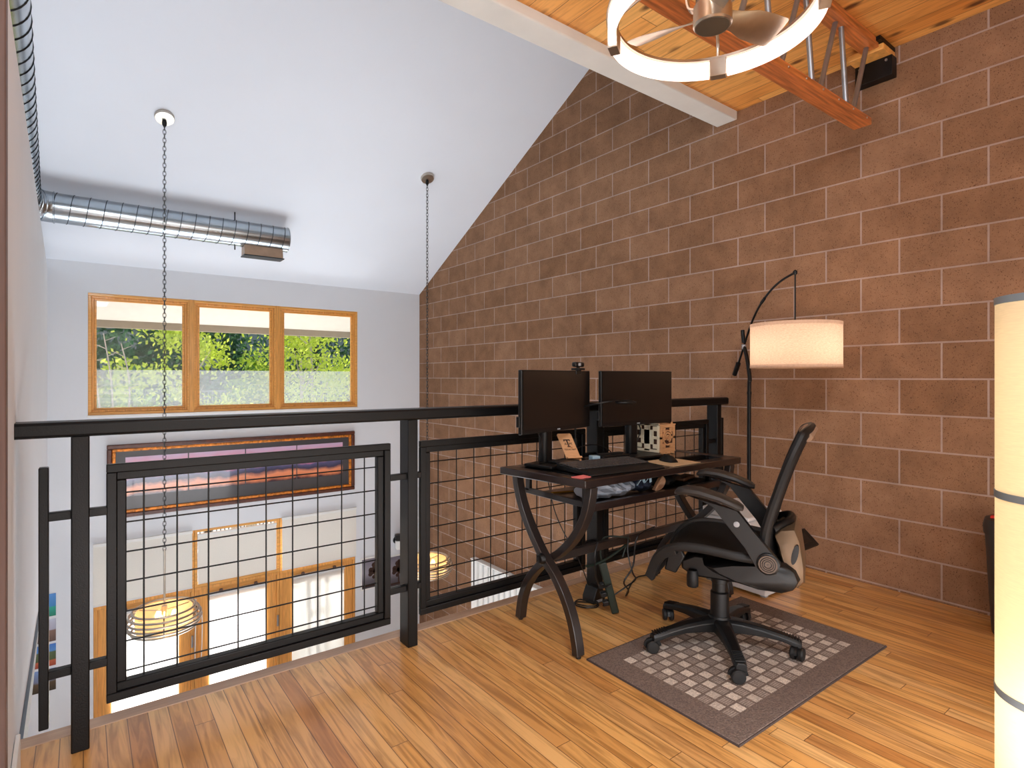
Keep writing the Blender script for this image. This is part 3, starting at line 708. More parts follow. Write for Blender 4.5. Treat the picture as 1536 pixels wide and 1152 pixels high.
build('stretcher', MB().box(1.80, 2.90, 2.04, 2.07, .362, .402), 'legmetal', e, bevel=.003)
sz = .655
build('lower_shelf', MB().box(1.87, 2.80, 1.86, 2.26, sz-.012, sz), 'espresso', e, bevel=.002)
build('shelf_front', MB().box(1.84, 2.83, 1.832, 1.862, sz-.02, sz+.014), 'espresso', e, bevel=.003)
for x in (1.845, 2.805):
    b = build('shelf_runner', MB().box(x, x+.02, 1.86, 2.34, sz-.014, sz+.014), 'legmetal', e, bevel=.002)
    build('hanger', MB().box(x, x+.02, 2.30, 2.33, sz, DT-.036).box(x, x+.02, 1.88, 1.91, sz, DT-.036), 'legmetal', b, bevel=.002)

# monitors
def monitor(label, pl, pr, zt, zb, nx, ny, base, bz):
    e = empty('monitor', (nx, ny, DT), label, 'monitor', 'monitors on the desk')
    a, b = Vector(pl), Vector(pr); t = (b-a).normalized(); n = Vector((t.y, -t.x)); ang = math.atan2(t.y, t.x); rot = Matrix.Rotation(ang, 3, 'Z')
    mid = (a+b)/2; W = (b-a).length; H_ = zt-zb; c = Vector((mid.x, mid.y, (zt+zb)/2))
    back = Vector((-n.x, -n.y, 0))
    h = build('housing', MB().obox(c+back*.012, W, .022, H_, rot), 'plastic', e, bevel=.004)
    build('rear_bulge', MB().obox(c+back*.035, W*.55, .03, H_*.6, rot), 'plastic', e, bevel=.012)
    build('display', MB().obox(c-back*.0005+Vector((0, 0, .008)), W-.016, .003, H_-.03, rot), 'screenoff', e, smooth=False)
    build('maker_badge', MB().obox(Vector((mid.x, mid.y, zb+.009))-back*.001, .022, .002, .006, rot), 'greymid', e, smooth=False)
    st = Vector((nx, ny, 0))
    build('stand_neck', MB().obox((nx, ny, (DT+c.z)/2), .075, .05, c.z-DT-.01, rot), 'plastic', e, bevel=.02, seg=3)
    build('stand_base', MB().obox(Vector((nx, ny, DT+.008))-back*.03, base[0], base[1], .015, rot), 'plastic', e, bevel=.004)
    build('port_stub', MB().obox(Vector((a.x, a.y, zb+.06))+back*.02, .012, .02, .05, rot), 'plastic', e, bevel=.003)
    return e
monitor('left monitor, angled, with the webcam on its top edge', (1.607, 2.057), (2.187, 2.2), 1.279, .977, 1.90, 2.235, (.22, .17), 0)
monitor('right monitor, square to the railing, beside the carved wooden box', (2.217, 2.147), (2.785, 2.12), 1.279, .977, 2.505, 2.19, (.28, .2), 0)
# webcam on the left monitor
wc = Vector((2.07, 2.171, 1.279)); rot = Matrix.Rotation(math.atan2(.143, .58), 3, 'Z')
e = empty('webcam', wc, 'small black webcam clipped on the left monitor', 'webcam')
build('clip', MB().obox(wc+Vector((0, .0, .008)), .06, .05, .012, rot).obox(wc+rot @ Vector((.0, -.003, -.004)), .05, .006, .03, rot), 'plastic', e, bevel=.003)
build('camera_body', MB().obox(wc+Vector((0, 0, .032)), .085, .03, .026, rot), 'plastic', e, bevel=.009, seg=3)
build('lens', MB().obox(wc+rot @ Vector((-.008, -.0155, .032)), .022, .004, .016, rot), 'greymid', e, bevel=.003)
build('neck', MB().obox(wc+Vector((.0, 0, .017)), .014, .012, .012, rot), 'plastic', e)
# gooseneck desk lamp
e = empty('desk_lamp', (2.16, 2.28, DT), 'thin black gooseneck lamp with a flat oval head between the monitors', 'lamp')
build('base', MB().lathe([(.05, DT), (.05, DT+.012), (.03, DT+.02), (.01, DT+.022)], (2.14, 2.265, 0), 24), 'plastic', e)
build('gooseneck', MB().tube(curve_pts([(2.14, 2.265, DT+.02), (2.14, 2.265, .95), (2.135, 2.25, 1.04), (2.13, 2.19, 1.085), (2.145, 2.11, 1.105), (2.2, 2.07, 1.118), (2.255, 2.06, 1.119)], 6), .005, 8), 'plastic', e)
m = MB().lathe([(.01, 1.106), (.05, 1.104), (.06, 1.108), (.06, 1.114), (.045, 1.12), (.01, 1.124)], (0, 0, 0), 28)
m.v = [(2.315+q[0]*1.1, 2.06+q[1]*.75, q[2]) for q in m.v]; build('lamp_head', m, 'plastic', e)

# keyboard
kc = Vector((2.075, 1.945, DT)); rot = Matrix.Rotation(R(-6), 3, 'Z')
e = empty('keyboard', kc, 'black keyboard with a wide palm rest at the front of the desk', 'keyboard')
e.rotation_euler = (0, 0, R(-6))
build('case', MB().prism([(-.135, .0), (.135, .0), (.135, .028), (-.045, .018), (-.055, .016), (-.135, .008)], -.232, .232), 'plastic', e, local=True, bevel=.003)
m = MB()
for rw in range(6):
    n = 21
    for k in range(n):
        x = -.222+k*.0212; y = -.034+rw*.0265; z = .0185+(y+.045)*.0555
        m.box(x, x+.0185, y, y+.022, z, z+.007)
build('keys', m, mat('key_caps', (64, 62, 62), .4, var=.1), e, local=True, bevel=.0015)
build('palm_rest', MB().prism([(-.138, .004), (-.052, .004), (-.052, .0175), (-.1, .017), (-.138, .0095)], -.228, .228), 'plasticsoft', e, local=True, bevel=.003)
# mouse pad and mouse
tag(build('mouse_pad', MB().prism([(2.372, 1.80), (2.60, 1.795), (2.61, 1.99), (2.378, 1.995)], DT, DT+.004, 'Z'), 'cork', bevel=.001), 'tan mouse pad to the right of the keyboard', 'mouse pad')
e = empty('computer_mouse', (2.485, 1.915, DT+.004), 'black computer mouse on the tan pad', 'mouse', rz=R(-15))
rs = []
for q in range(9):
    t = q/8; w = .033*math.sin(math.pi*(.12+.76*t))**.5; h = .036*math.sin(math.pi*(.1+.8*t))**.8
    rs.append([(w*math.cos(a), -.055+.11*t, max(0.001, h*math.sin(a)) if a <= math.pi else .001) for a in [math.pi*i/10 for i in range(11)]])
build('shell', MB().rings(rs), 'plastic', e, local=True)
build('scroll_wheel', MB().lathe([(.009, -.004), (.009, .004)], (0, .025, .028), 14, 'X'), 'plasticsoft', e, local=True)
# carved wooden box
e = empty('puzzle_box', (2.75, 2.215, DT), 'laser-cut wooden box with a carved swirl on its right face', 'box')
bx0, bx1, by0, by1, bz0, bz1 = 2.682, 2.822, 2.125, 2.318, DT+.0, .968
build('core', MB().box(bx0+.006, bx1-.006, by0+.006, by1-.006, bz0, bz1-.004), 'char', e)
m = MB(); cx, cz = (bx0+bx1)/2, (bz0+bz1)/2+.008; yF = by0
w2, h2 = .066, .078
m.box(cx-w2, cx+w2, yF-.002, yF+.006, cz+h2-.018, cz+h2).box(cx-w2, cx+w2, yF-.002, yF+.006, cz-h2, cz-h2+.018)
m.box(cx-w2, cx-w2+.016, yF-.002, yF+.006, cz-h2+.018, cz+h2-.018).box(cx+w2-.016, cx+w2, yF-.002, yF+.006, cz-h2+.018, cz+h2-.018)
for (a, b) in ((-1, -1), (-1, 1), (1, -1), (1, 1)): m.box(cx+a*.034-.012, cx+a*.034+.012, yF-.002, yF+.006, cz+b*.046-.012, cz+b*.046+.012)
for rad, a0, a1 in ((.042, 30, 300), (.028, -60, 220), (.013, 0, 360)):
    pts = [(cx+rad*math.cos(R(a)), yF+.002, cz+rad*math.sin(R(a))) for a in range(a0, a1+1, 15)]
    m.tube(pts, 1., sec=[(-.004, -.0045), (.004, -.0045), (.004, .0045), (-.004, .0045)])
m.lathe([(.006, -.004), (.006, .004)], (cx, yF, cz), 12, 'Y')
m.box(cx-w2, cx-.03, yF-.002, yF+.006, cz-.006, cz+.006); m.box(cx+.03, cx+w2, yF-.002, yF+.006, cz-.006, cz+.006)
build('carved_face', m, 'plywood', e, smooth=False)
m = MB(); yc_, xL = (by0+by1)/2, bx0
m.box(xL-.002, xL+.006, yc_-.045, yc_+.045, cz-.04, cz+.045); m.box(xL-.002, xL+.006, yc_-.02, yc_+.02, cz-.08, cz+.08)
m.box(xL-.002, xL+.006, by0+.008, by1, cz-.085, cz-.07).box(xL-.002, xL+.006, by0+.008, by1, cz+.07, cz+.085)
m.box(xL-.002, xL+.006, by0+.008, by0+.022, cz-.07, cz+.07).box(xL-.002, xL+.006, by1-.014, by1, cz-.07, cz+.07)
for (a, b) in ((-1, -1), (-1, 1), (1, -1), (1, 1)):
    m.box(xL-.002, xL+.006, yc_+a*.058-.014, yc_+a*.058+.014, cz+b*.052-.012, cz+b*.052+.014)
m.box(xL-.002, xL+.006, by0+.02, yc_-.045, cz-.008, cz+.008).box(xL-.002, xL+.006, yc_+.045, by1-.01, cz-.008, cz+.008)
build('daylit_side', m, 'plypale', e, smooth=False, label='cut-out side, daylight painted pale')  # paler plywood colour holds the daylight falling on this side
m = MB()
for k in range(7): m.box(bx0+.008+k*.0185, bx0+.02+k*.0185, by0-.001, by0+.006, bz0+.0, bz0+.012)
m.box(bx0, bx1, by0-.001, by0+.004, bz0+.012, bz0+.018)
build('finger_joints', m, 'plywood', e, smooth=False)
build('lid', MB().box(bx0-.002, bx1+.002, by0-.003, by1+.002, bz1-.006, bz1), 'plywood', e, bevel=.001)
build('lid_knob', MB().lathe([(.008, bz1), (.006, bz1+.01), (.002, bz1+.014)], (bx1-.02, by0+.012, 0), 12), 'plywood', e)
# wooden phone stand with a college mark
bc = Vector((2.04, 2.152, DT)); wd = Vector((.941, -.338, 0)); up = Vector((-.02, .078, .158)).normalized(); nr = wd.cross(up).normalized()
if nr.dot(Vector((-1, -1, 0))) < 0: nr = -nr
m3 = Matrix((wd, up, wd.cross(up))).transposed()
e = empty('phone_stand', bc, 'wooden phone stand with burnt college letters leaning at the keyboard', 'phone stand')
def on_face(mb, ox, oy, oz):
    sgn = 1 if wd.cross(up).dot(nr) > 0 else -1
    for i, q in enumerate(mb.v): mb.v[i] = tuple(bc+wd*(q[0]+ox)+up*(q[1]+oy)+nr*(q[2]+oz))
    return mb
build('back_board', on_face(MB().prism([(-.04, 0), (.04, 0), (.04, .165), (.034, .172), (-.034, .172), (-.04, .165)], -.006, 0, 'Z'), 0, 0.002, 0), 'plywood', e, bevel=.001)
build('ledge', on_face(MB().prism([(-.04, 0), (.04, 0), (.04, .01), (.012, .012), (.0, .004), (-.012, .012), (-.04, .008)], 0, .02, 'Z'), 0, .03, 0), 'plywood', e, bevel=.001)
pv = bc+up*.1-nr*.004; pb = Vector((bc.x, bc.y, DT))-Vector((nr.x, nr.y, 0)).normalized()*.075
build('prop', MB().tube([pv, Vector((pb.x, pb.y, DT+.004))], 1., sec=[(-.02, -.003), (.02, -.003), (.02, .003), (-.02, .003)]), 'plywood', e)
lg = MB()
for a in ((-.018, .018, .016, .022), (-.018, -.0135, .011, .016), (.0135, .018, .011, .016), (-.0035, .0035, -.016, .016), (-.009, .009, -.021, -.016)):
    lg.box(a[0], a[1], a[2], a[3], .0, .0012)
for ch, ox in (('A', -.0135), ('M', .0145)):
    t = text_mesh(ch, .021, .0006); lg.add([(q[0]+ox, q[1]-.004, q[2]+.0006) for q in t.v], t.f)
build('college_emblem', on_face(lg, 0, .118, .0003), 'char', e, smooth=False, label='burnt block letters T, A and M')
t = text_mesh('TEXAS A&M', .0125, .0005); build('lettering', on_face(t, 0, .083, .0008), 'char', e, smooth=False, label='burnt words TEXAS A&M')
# small things on the desk
tag(build('paper_slip', MB().prism([(1.765, 1.835), (1.862, 1.838), (1.845, 1.892), (1.755, 1.885)], DT, DT+.003, 'Z'), 'pink', smooth=False), 'pink paper slip at the front left corner of the desk', 'paper')
e = empty('dock', (2.3, 2.15, DT), 'flat black hub box between the monitor stands behind the keyboard', 'hub')
build('case', MB().obox((2.29, 2.135, DT+.018), .2, .07, .032, Matrix.Rotation(R(-3), 3, 'Z')), 'plastic', e, bevel=.004)
build('lid_strip', MB().obox((2.29, 2.15, DT+.037), .17, .03, .008, Matrix.Rotation(R(-3), 3, 'Z')), 'plasticsoft', e, bevel=.002)
m = MB()
for k in range(4): m.obox((2.22+.04*k, 2.0985-.002*k, DT+.016), .012, .004, .008)
build('port', m, 'greymid', e)
tag(build('charger_block', MB().obox((2.145, 2.125, DT+.02), .045, .05, .04, Matrix.Rotation(R(-20), 3, 'Z')), 'lightblue', bevel=.004), 'small pale blue charger block beside the wooden phone stand', 'charger')
tag(build('thin_tray', MB().obox((1.965, 2.165, DT+.022), .14, .1, .01, Matrix.Rotation(R(12), 3, 'Z')), 'plasticsoft', bevel=.003), 'thin black tray lying on the foot of the left monitor', 'tray')
# things on the lower shelf
def crumple(c, sx, sy, sz, seed, seg=9):
    rnd = random.Random(seed); rs = []
    for i in range(seg):
        t = i/(seg-1); w = math.sin(math.pi*(.1+.8*t))**.5; ring = []
        for k in range(14):
            a = 2*math.pi*k/14; j = rnd.uniform(.82, 1.12)
            ring.append((c[0]+sx*(t-.5), c[1]+sy/2*w*j*math.cos(a), c[2]+max(.001, sz/2*(1+w*j*math.sin(a)))))
        rs.append(ring)
    return MB().rings(rs)
sb = sz+.0
tag(build('plastic_bag', crumple((2.05, 1.96, sb), .33, .17, .085, 5, 13), 'bagplastic', smooth=False), 'pale grey plastic bag at the left end of the desk shelf', 'bag')
e = empty('navy_pouch', (2.28, 1.95, sb), 'navy cloth pouch with blue straps, middle of the desk shelf', 'pouch')
build('pouch_body', crumple((2.285, 1.96, sb), .14, .15, .08, 9), 'navy', e)
build('strap', MB().tube(curve_pts([(2.21, 1.895, sb+.05), (2.235, 1.88, sb+.085), (2.26, 1.885, sb+.06), (2.29, 1.88, sb+.085), (2.31, 1.89, sb+.055)], 5), 1., sec=[(-.007, -.0015), (.007, -.0015), (.007, .0015), (-.007, .0015)]), 'lightblue', e)
tag(build('tan_strap', MB().tube(curve_pts([(2.33, 1.885, sb+.012), (2.355, 1.88, sb+.05), (2.385, 1.885, sb+.07), (2.41, 1.89, sb+.05), (2.40, 1.90, sb+.02), (2.36, 1.9, sb+.012)], 5), 1., sec=[(-.012, -.004), (.012, -.004), (.012, .004), (-.012, .004)]), 'tanstrap'), 'tan coiled strap right of the navy pouch', 'strap')
tag(build('black_pouch', crumple((2.49, 1.97, sb), .15, .16, .08, 13), 'plasticsoft'), 'black cloth pouch right of the tan strap on the desk shelf', 'pouch')
tag(build('notebook', MB().obox((2.67, 1.96, sb+.012), .18, .17, .024, Matrix.Rotation(R(8), 3, 'Z')), 'plasticsoft', bevel=.003), 'flat black notebook at the right end of the desk shelf', 'notebook')
tag(build('leather_case', MB().obox((2.66, 1.945, sb+.034), .16, .07, .018, Matrix.Rotation(R(14), 3, 'Z')), 'brownleather', bevel=.006), 'brown leather case lying on the black notebook', 'case')
e = empty('pencil', (1.93, 2.15, sb), 'yellow pencil at the back left of the desk shelf', 'pencil')
build('barrel', MB().tube([(1.89, 2.18, sb+.0045), (2.02, 2.14, sb+.0045)], .0045, 6), 'yellow', e)
build('tip', MB().tube([(2.02, 2.14, sb+.0045), (2.035, 2.1354, sb+.0045)], [.0045, .0006], 6), 'plypale', e)

# ------------------------------------------------------------------ under the desk
rot = Matrix.Rotation(R(22), 3, 'Y')
e = empty('power_strip', (2.24, 2.07, 0), 'dark green power strip standing on end under the desk', 'power strip')
ax_ = Vector((-.083, .015, .275)).normalized(); sd = Vector((.8, -.6, 0)); sd = (sd-ax_*sd.dot(ax_)).normalized(); th = ax_.cross(sd)
m3 = Matrix((sd, th, ax_)).transposed(); pc = Vector((2.238, 2.063, .003))
build('body', MB().obox(pc+ax_*.15, .04, .034, .29, m3), 'green', e, bevel=.006)
fac = -sd if sd.x > 0 else sd
m = MB()
for k in range(3): m.obox(pc+ax_*(.07+.05*k)+fac*.036-th*.0, .032, .03, .026, m3)
build('plug', m, 'plastic', e, bevel=.004)
build('cord', MB().tube(curve_pts([pc+ax_*.29, pc+ax_*.33+Vector((.0, .0, .02)), (2.17, 2.075, .41), (2.24, 2.0, .415), (2.30, 2.02, .39), (2.33, 2.07, .34), (2.31, 2.08, .28)], 6), .0045, 7), 'green', e)
e = empty('adapter_brick', (2.29, 2.27, 0), 'black power adapter at the foot of the post under the desk', 'adapter')
build('case', MB().prism([(2.225, 0.), (2.315, 0.), (2.315, .03), (2.295, .085), (2.25, .085), (2.225, .03)], 2.21, 2.30, 'Y'), 'plastic', e, bevel=.005)
build('label_plate', MB().box(2.245, 2.29, 2.2085, 2.21, .008, .022), 'greymid', e)
def cord(pts, rad, label, m_='plastic', n=6): return tag(build('cable', MB().tube(curve_pts(pts, n), rad, 7), m_), label, 'cable', 'cables under the desk')
cord([(2.55, 2.06, .402+.006), (2.42, 2.035, .404), (2.36, 2.03, .37), (2.36, 2.05, .23), (2.30, 2.06, .155), (2.38, 2.10, .08), (2.45, 2.18, .01), (2.62, 2.29, .007), (2.75, 2.345, .007), (2.86, 2.31, .007)], .0045, 'black cable looping down from the desk bar and away across the floor')
cord([(2.06, 2.02, .415), (2.03, 2.01, .36), (2.055, 2.03, .26), (2.10, 2.05, .19), (2.15, 2.05, .165), (2.18, 2.045, .17)], .0045, 'black cable from the desk bar to the power strip plugs, nearer the left legs')
cord([(2.30, 2.03, .41), (2.285, 2.02, .32), (2.30, 2.0, .22), (2.345, 2.02, .17), (2.33, 2.07, .12), (2.26, 2.12, .06), (2.235, 2.15, .012)], .004, 'black cable hanging in a narrow loop right of the power strip')
cord([(2.03, 2.07, .29), (2.09, 2.07, .285), (2.2, 2.06, .31), (2.32, 2.05, .36)], .0065, 'green cable stretched slantwise behind the power strip', 'green')
cord([(1.96, 2.30, .76), (1.975, 2.30, .69), (2.01, 2.29, .535), (2.08, 2.29, .4), (2.15, 2.29, .30), (2.2, 2.28, .2), (2.245, 2.27, .088)], .0028, 'thin black cable dropping from the back of the desk to the adapter')
m = MB()
for k in range(2):
    m.tube(curve_pts([(2.165+.022*k, 2.285, .008+.009*k), (2.13, 2.25+.01*k, .01+.009*k), (2.15, 2.19, .012+.009*k), (2.20, 2.165, .01+.009*k), (2.235, 2.19+.008*k, .012+.009*k), (2.205, 2.25, .009+.009*k)], 6, True), .0036, 7, True)
tag(build('coiled_cable', m, 'plastic'), 'coil of black cable on the floor below the power strip', 'cable', 'cables under the desk')
cord([(1.83, 2.235, DT+.19), (1.835, 2.19, DT+.14), (1.82, 2.19, DT+.07), (1.83, 2.2, DT+.023), (1.87, 2.2, DT+.022)], .0035, 'black cable hanging behind the left monitor onto the desk')
cord([(2.6, 2.25, 1.0), (2.595, 2.2, .95), (2.57, 2.19, .90), (2.55, 2.21, .84), (2.56, 2.26, DT+.01)], .0035, 'black cable looping behind the right monitor to the desk')
cord([(2.05, 2.25, DT+.012), (2.12, 2.25, DT+.06), (2.25, 2.27, DT+.075), (2.36, 2.27, DT+.06), (2.42, 2.25, DT+.012)], .003, 'thin black cable arching behind the hub box on the desk')

# ------------------------------------------------------------------ rug
def rug_mat():
    m, nt, N, L, P = nodes_of('basketweave_rug')
    tc = N.new('ShaderNodeTexCoord'); sp = N.new('ShaderNodeSeparateXYZ'); L.new(tc.outputs['Object'], sp.inputs[0])
    c = .0535
    x = mth(N, L, 'DIVIDE', sp.outputs['X'], c); y = mth(N, L, 'DIVIDE', sp.outputs['Y'], c)
    fx, fy = mth(N, L, 'FLOOR', x), mth(N, L, 'FLOOR', y)
    par = mth(N, L, 'MODULO', mth(N, L, 'ADD', mth(N, L, 'ADD', fx, fy), 100.), 2.)
    ux, uy = mth(N, L, 'FRACT', x), mth(N, L, 'FRACT', y)
    nz = N.new('ShaderNodeTexNoise'); nz.inputs['Scale'].default_value = 170.; nz.inputs['Detail'].default_value = 3; L.new(tc.outputs['Object'], nz.inputs['Vector'])
    jit = mth(N, L, 'MULTIPLY', mth(N, L, 'SUBTRACT', nz.outputs['Fac'], .5), .22)
    ex = mth(N, L, 'ABSOLUTE', mth(N, L, 'SUBTRACT', ux, .5)); ey = mth(N, L, 'ABSOLUTE', mth(N, L, 'SUBTRACT', uy, .5))
    inside = mth(N, L, 'LESS_THAN', mth(N, L, 'ADD', mth(N, L, 'MAXIMUM', ex, ey), jit), .41)
    ax = mth(N, L, 'LESS_THAN', mth(N, L, 'ABSOLUTE', sp.outputs['X']), .482); ay = mth(N, L, 'LESS_THAN', mth(N, L, 'ABSOLUTE', sp.outputs['Y']), .27)
    field = mth(N, L, 'MULTIPLY', ax, ay)
    light = mth(N, L, 'MULTIPLY', mth(N, L, 'MULTIPLY', par, inside), field)
    cb = N.new('ShaderNodeCombineXYZ'); L.new(fx, cb.inputs[0]); L.new(fy, cb.inputs[1])
    wn = N.new('ShaderNodeTexWhiteNoise'); wn.noise_dimensions = '3D'; L.new(cb.outputs[0], wn.inputs['Vector'])
    light = mth(N, L, 'MULTIPLY', light, mth(N, L, 'ADD', .62, mth(N, L, 'MULTIPLY', wn.outputs['Value'], .38)))
    stripe = mth(N, L, 'GREATER_THAN', mth(N, L, 'FRACT', mth(N, L, 'MULTIPLY', y, 6.)), .5)
    mid = mth(N, L, 'MULTIPLY', mth(N, L, 'MULTIPLY', mth(N, L, 'SUBTRACT', 1., par), inside), mth(N, L, 'MULTIPLY', field, mth(N, L, 'ADD', .12, mth(N, L, 'MULTIPLY', stripe, .25))))
    b1 = N.new('ShaderNodeMix'); b1.data_type = 'RGBA'; b1.inputs[6].default_value = srgb(126, 110, 102); b1.inputs[7].default_value = srgb(228, 214, 200)
    L.new(mth(N, L, 'ADD', light, mid), b1.inputs[0])
    r1 = N.new('ShaderNodeValToRGB'); r1.color_ramp.elements[0].color = (.6, .6, .6, 1); r1.color_ramp.elements[1].color = (1.2, 1.2, 1.2, 1)
    r1.color_ramp.elements[0].position = .35; r1.color_ramp.elements[1].position = .7
    L.new(nz.outputs['Fac'], r1.inputs[0])
    b2 = N.new('ShaderNodeMix'); b2.data_type = 'RGBA'; b2.blend_type = 'MULTIPLY'; b2.inputs[0].default_value = .8
    L.new(b1.outputs[2], b2.inputs[6]); L.new(r1.outputs[0], b2.inputs[7]); L.new(b2.outputs[2], P.inputs['Base Color'])
    P.inputs['Roughness'].default_value = .95; P.inputs['Specular IOR Level'].default_value = .1
    bp = N.new('ShaderNodeBump'); bp.inputs['Strength'].default_value = .9; bp.inputs['Distance'].default_value = .006
    L.new(mth(N, L, 'ADD', nz.outputs['Fac'], light), bp.inputs['Height']); L.new(bp.outputs[0], P.inputs['Normal'])
    return m
rc = Vector((2.36, 1.425, 0))
e = empty('rug', rc, 'brown rug with pale basketweave squares under the office chair', 'rug', rz=R(-.6))
build('pile', MB().box(-.595, .595, -.362, .362, .001, .009), rug_mat(), e, local=True, bevel=.003)
m = MB(); m.tube([(-.597, -.364, .004), (.597, -.364, .004), (.597, .364, .004), (-.597, .364, .004)], .0045, 6, True)
build('bound_edge', m, mat('rug_binding', (66, 54, 50), .9, var=.1), e, local=True)

# ------------------------------------------------------------------ office chair (local: +Y forward, -X the side we see)
TH = math.atan2(.424, .906)
e = empty('office_chair', (2.347, 1.52, .0), 'black mesh office chair with slanted arms on the rug', 'chair', rz=TH)
Z0 = .009
K = dict(local=True)
build('base_hub', MB().lathe([(.03, .085), (.05, .08), (.06, .1), (.055, .13), (.045, .15)], (0, 0, 0), 28), 'plastic', e, **K)
angs = [202+72*k for k in range(5)]
for a in angs:
    ca, sa = math.cos(R(a)), math.sin(R(a)); t = Vector((ca, sa, 0)); n = Vector((-sa, ca, 0)); rs = []
    for rad, hw, zt, zb in ((.03, .042, .142, .085), (.1, .034, .138, .09), (.18, .029, .128, .09), (.26, .026, .112, .082), (.315, .025, .098, .066), (.338, .022, .09, .058)):
        rs.append([t*rad+n*q*hw+Vector((0, 0, z)) for q, z in ((-1, zb), (1, zb), (1, zt-.012), (.6, zt), (-.6, zt), (-1, zt-.012))])
    b = build('base_leg', MB().rings(rs), 'plastic', e, bevel=.003, **K)
    m = MB()
    for k in range(6): m.obox(t*(.27+.0115*k)+Vector((0, 0, .1075-.0022*k)), .005, .04, .006, Matrix.Rotation(R(a), 3, 'Z'))
    build('grip_rib', m, 'plastic', b, **K)
for k, a in enumerate(angs):
    ca, sa = math.cos(R(a)), math.sin(R(a)); p = Vector((.325*ca, .325*sa, 0)); sw = R((20, 75, -40, 110, 30)[k])
    rot = Matrix.Rotation(sw, 3, 'Z')
    c = MB()
    hood = MB()
    for s_ in (-1, 1):
        w = MB().lathe([(.012, s_*.006), (.027, s_*.006), (.029, s_*.010), (.029, s_*.022), (.024, s_*.027), (.004, s_*.028)], (0, 0, 0), 22, 'X')
        c.add([rot @ (Vector(q)+Vector((0, .012, 0)))+p+Vector((0, 0, .029+Z0)) for q in w.v], w.f)
    cb = build('caster', c, 'plasticsoft', e, **K)
    pr = MB().prism([(.04*math.cos(R(q)), .034*math.sin(R(q))) for q in range(0, 181, 20)]+[(-.026, -.004), (.026, -.004)], -.006, .006)
    hood.add([rot @ (Vector(q)+Vector((0, .010, 0)))+p+Vector((0, 0, .031+Z0)) for q in pr.v], pr.f)
    hood.lathe([(.008, .06+Z0), (.011, .066), (.011, .08)], p, 12)
    build('caster_hood', hood, 'plastic', cb, **K)
build('gas_column', MB().lathe([(.041, .13), (.041, .255), (.034, .262), (.034, .30), (.038, .302), (.038, .325)], (0, 0, 0), 28), 'plastic', e, **K)
build('tilt_mechanism', MB().prism([(-.12, .33), (.11, .33), (.16, .36), (.16, .40), (.1, .43), (-.14, .43), (-.15, .36)], -.075, .075), 'plastic', e, bevel=.01, **K)
build('tension_knob', MB().lathe([(.02, .365), (.024, .35), (.026, .34), (.026, .296), (.022, .29)], (-.09, .105, 0), 20), 'plasticsoft', e, **K)
build('height_lever', MB().tube(curve_pts([(.05, -.02, .36), (.16, -.03, .34), (.25, -.03, .33)], 4), [.006]*8+[.01], 8), 'plastic', e, **K)
for s_ in (-1, 1): build('underseat_arm', MB().prism([(.16, .37), (.21, .38), (.19, .47), (.14, .49), (.12, .45)], s_*.165, s_*.19), 'plastic', e, bevel=.006, **K)
# seat: a stretched mesh sheet with a waterfall front inside a curved frame
prof = [(-.205, .488), (-.15, .492), (-.09, .497), (-.03, .503), (.03, .508), (.09, .508), (.14, .502), (.185, .484), (.22, .455), (.243, .42), (.256, .385), (.264, .36)]
def seat_w(y): return .245-.03*max(0, (y-.1)/.17)**2-.02*max(0, (-.1-y)/.1)
grid = []
for (y, z) in prof:
    row = []
    for k in range(13):
        q = -1+2*k/12; row.append((q*seat_w(y), y, z-.028*(1-q*q)*(1 if y < .2 else max(0, (.27-y)/.07))+.012*q*q))
    grid.append(row)
m = MB(); nv = len(grid[0]); vs = [p for r_ in grid for p in r_]+[(p[0], p[1]-.004 if i > 8 else p[1], p[2]-.01) for i, r_ in enumerate(grid) for p in r_]
o2 = len(grid)*nv; fs = []
for i in range(len(grid)-1):
    for k in range(nv-1):
        a = i*nv+k; fs += [(a, a+1, a+nv+1, a+nv), (o2+a, o2+a+nv, o2+a+nv+1, o2+a+1)]
m.add(vs, fs); build('seat', m, 'meshfab', e, **K)
edge = [Vector(r_[0]) for r_ in grid]+[Vector(p) for p in grid[-1][1:-1:3]]+[Vector(r_[-1]) for r_ in reversed(grid)]+[Vector(p) for p in grid[0][-2:0:-3]]
build('seat_frame', MB().tube(curve_pts([p-Vector((0, 0, .008)) for p in edge], 2, True), 1., sec=[(.014*math.cos(2*math.pi*k/10), .02*math.sin(2*math.pi*k/10)) for k in range(10)], closed=True), 'plasticsoft', e, **K)
for s_ in (-1, 1):      # the front corners hang down as short legs of the frame
    build('front_lip', MB().tube(curve_pts([(s_*.238, .15, .492), (s_*.232, .2, .465), (s_*.224, .238, .42), (s_*.22, .262, .36), (s_*.22, .27, .345)], 4), 1., sec=[(-.016, -.02), (.016, -.02), (.016, .02), (-.016, .02)]), 'plasticsoft', e, bevel=.006, **K)
# bowl behind and below the seat
rs = []
for x, sc in ((-.2, .72), (-.185, .9), (-.1, 1.), (.1, 1.), (.185, .9), (.2, .72)):
    rs.append([(x, -.15+(y+.15)*sc, .41+(z-.41)*sc) for y, z in ((-.33, .45), (-.345, .41), (-.325, .37), (-.28, .35), (-.18, .35), (-.07, .37), (.02, .40), (.06, .425), (-.05, .455), (-.2, .475), (-.29, .478))])
build('seat_shell', MB().rings(rs), 'plastic', e, **K)
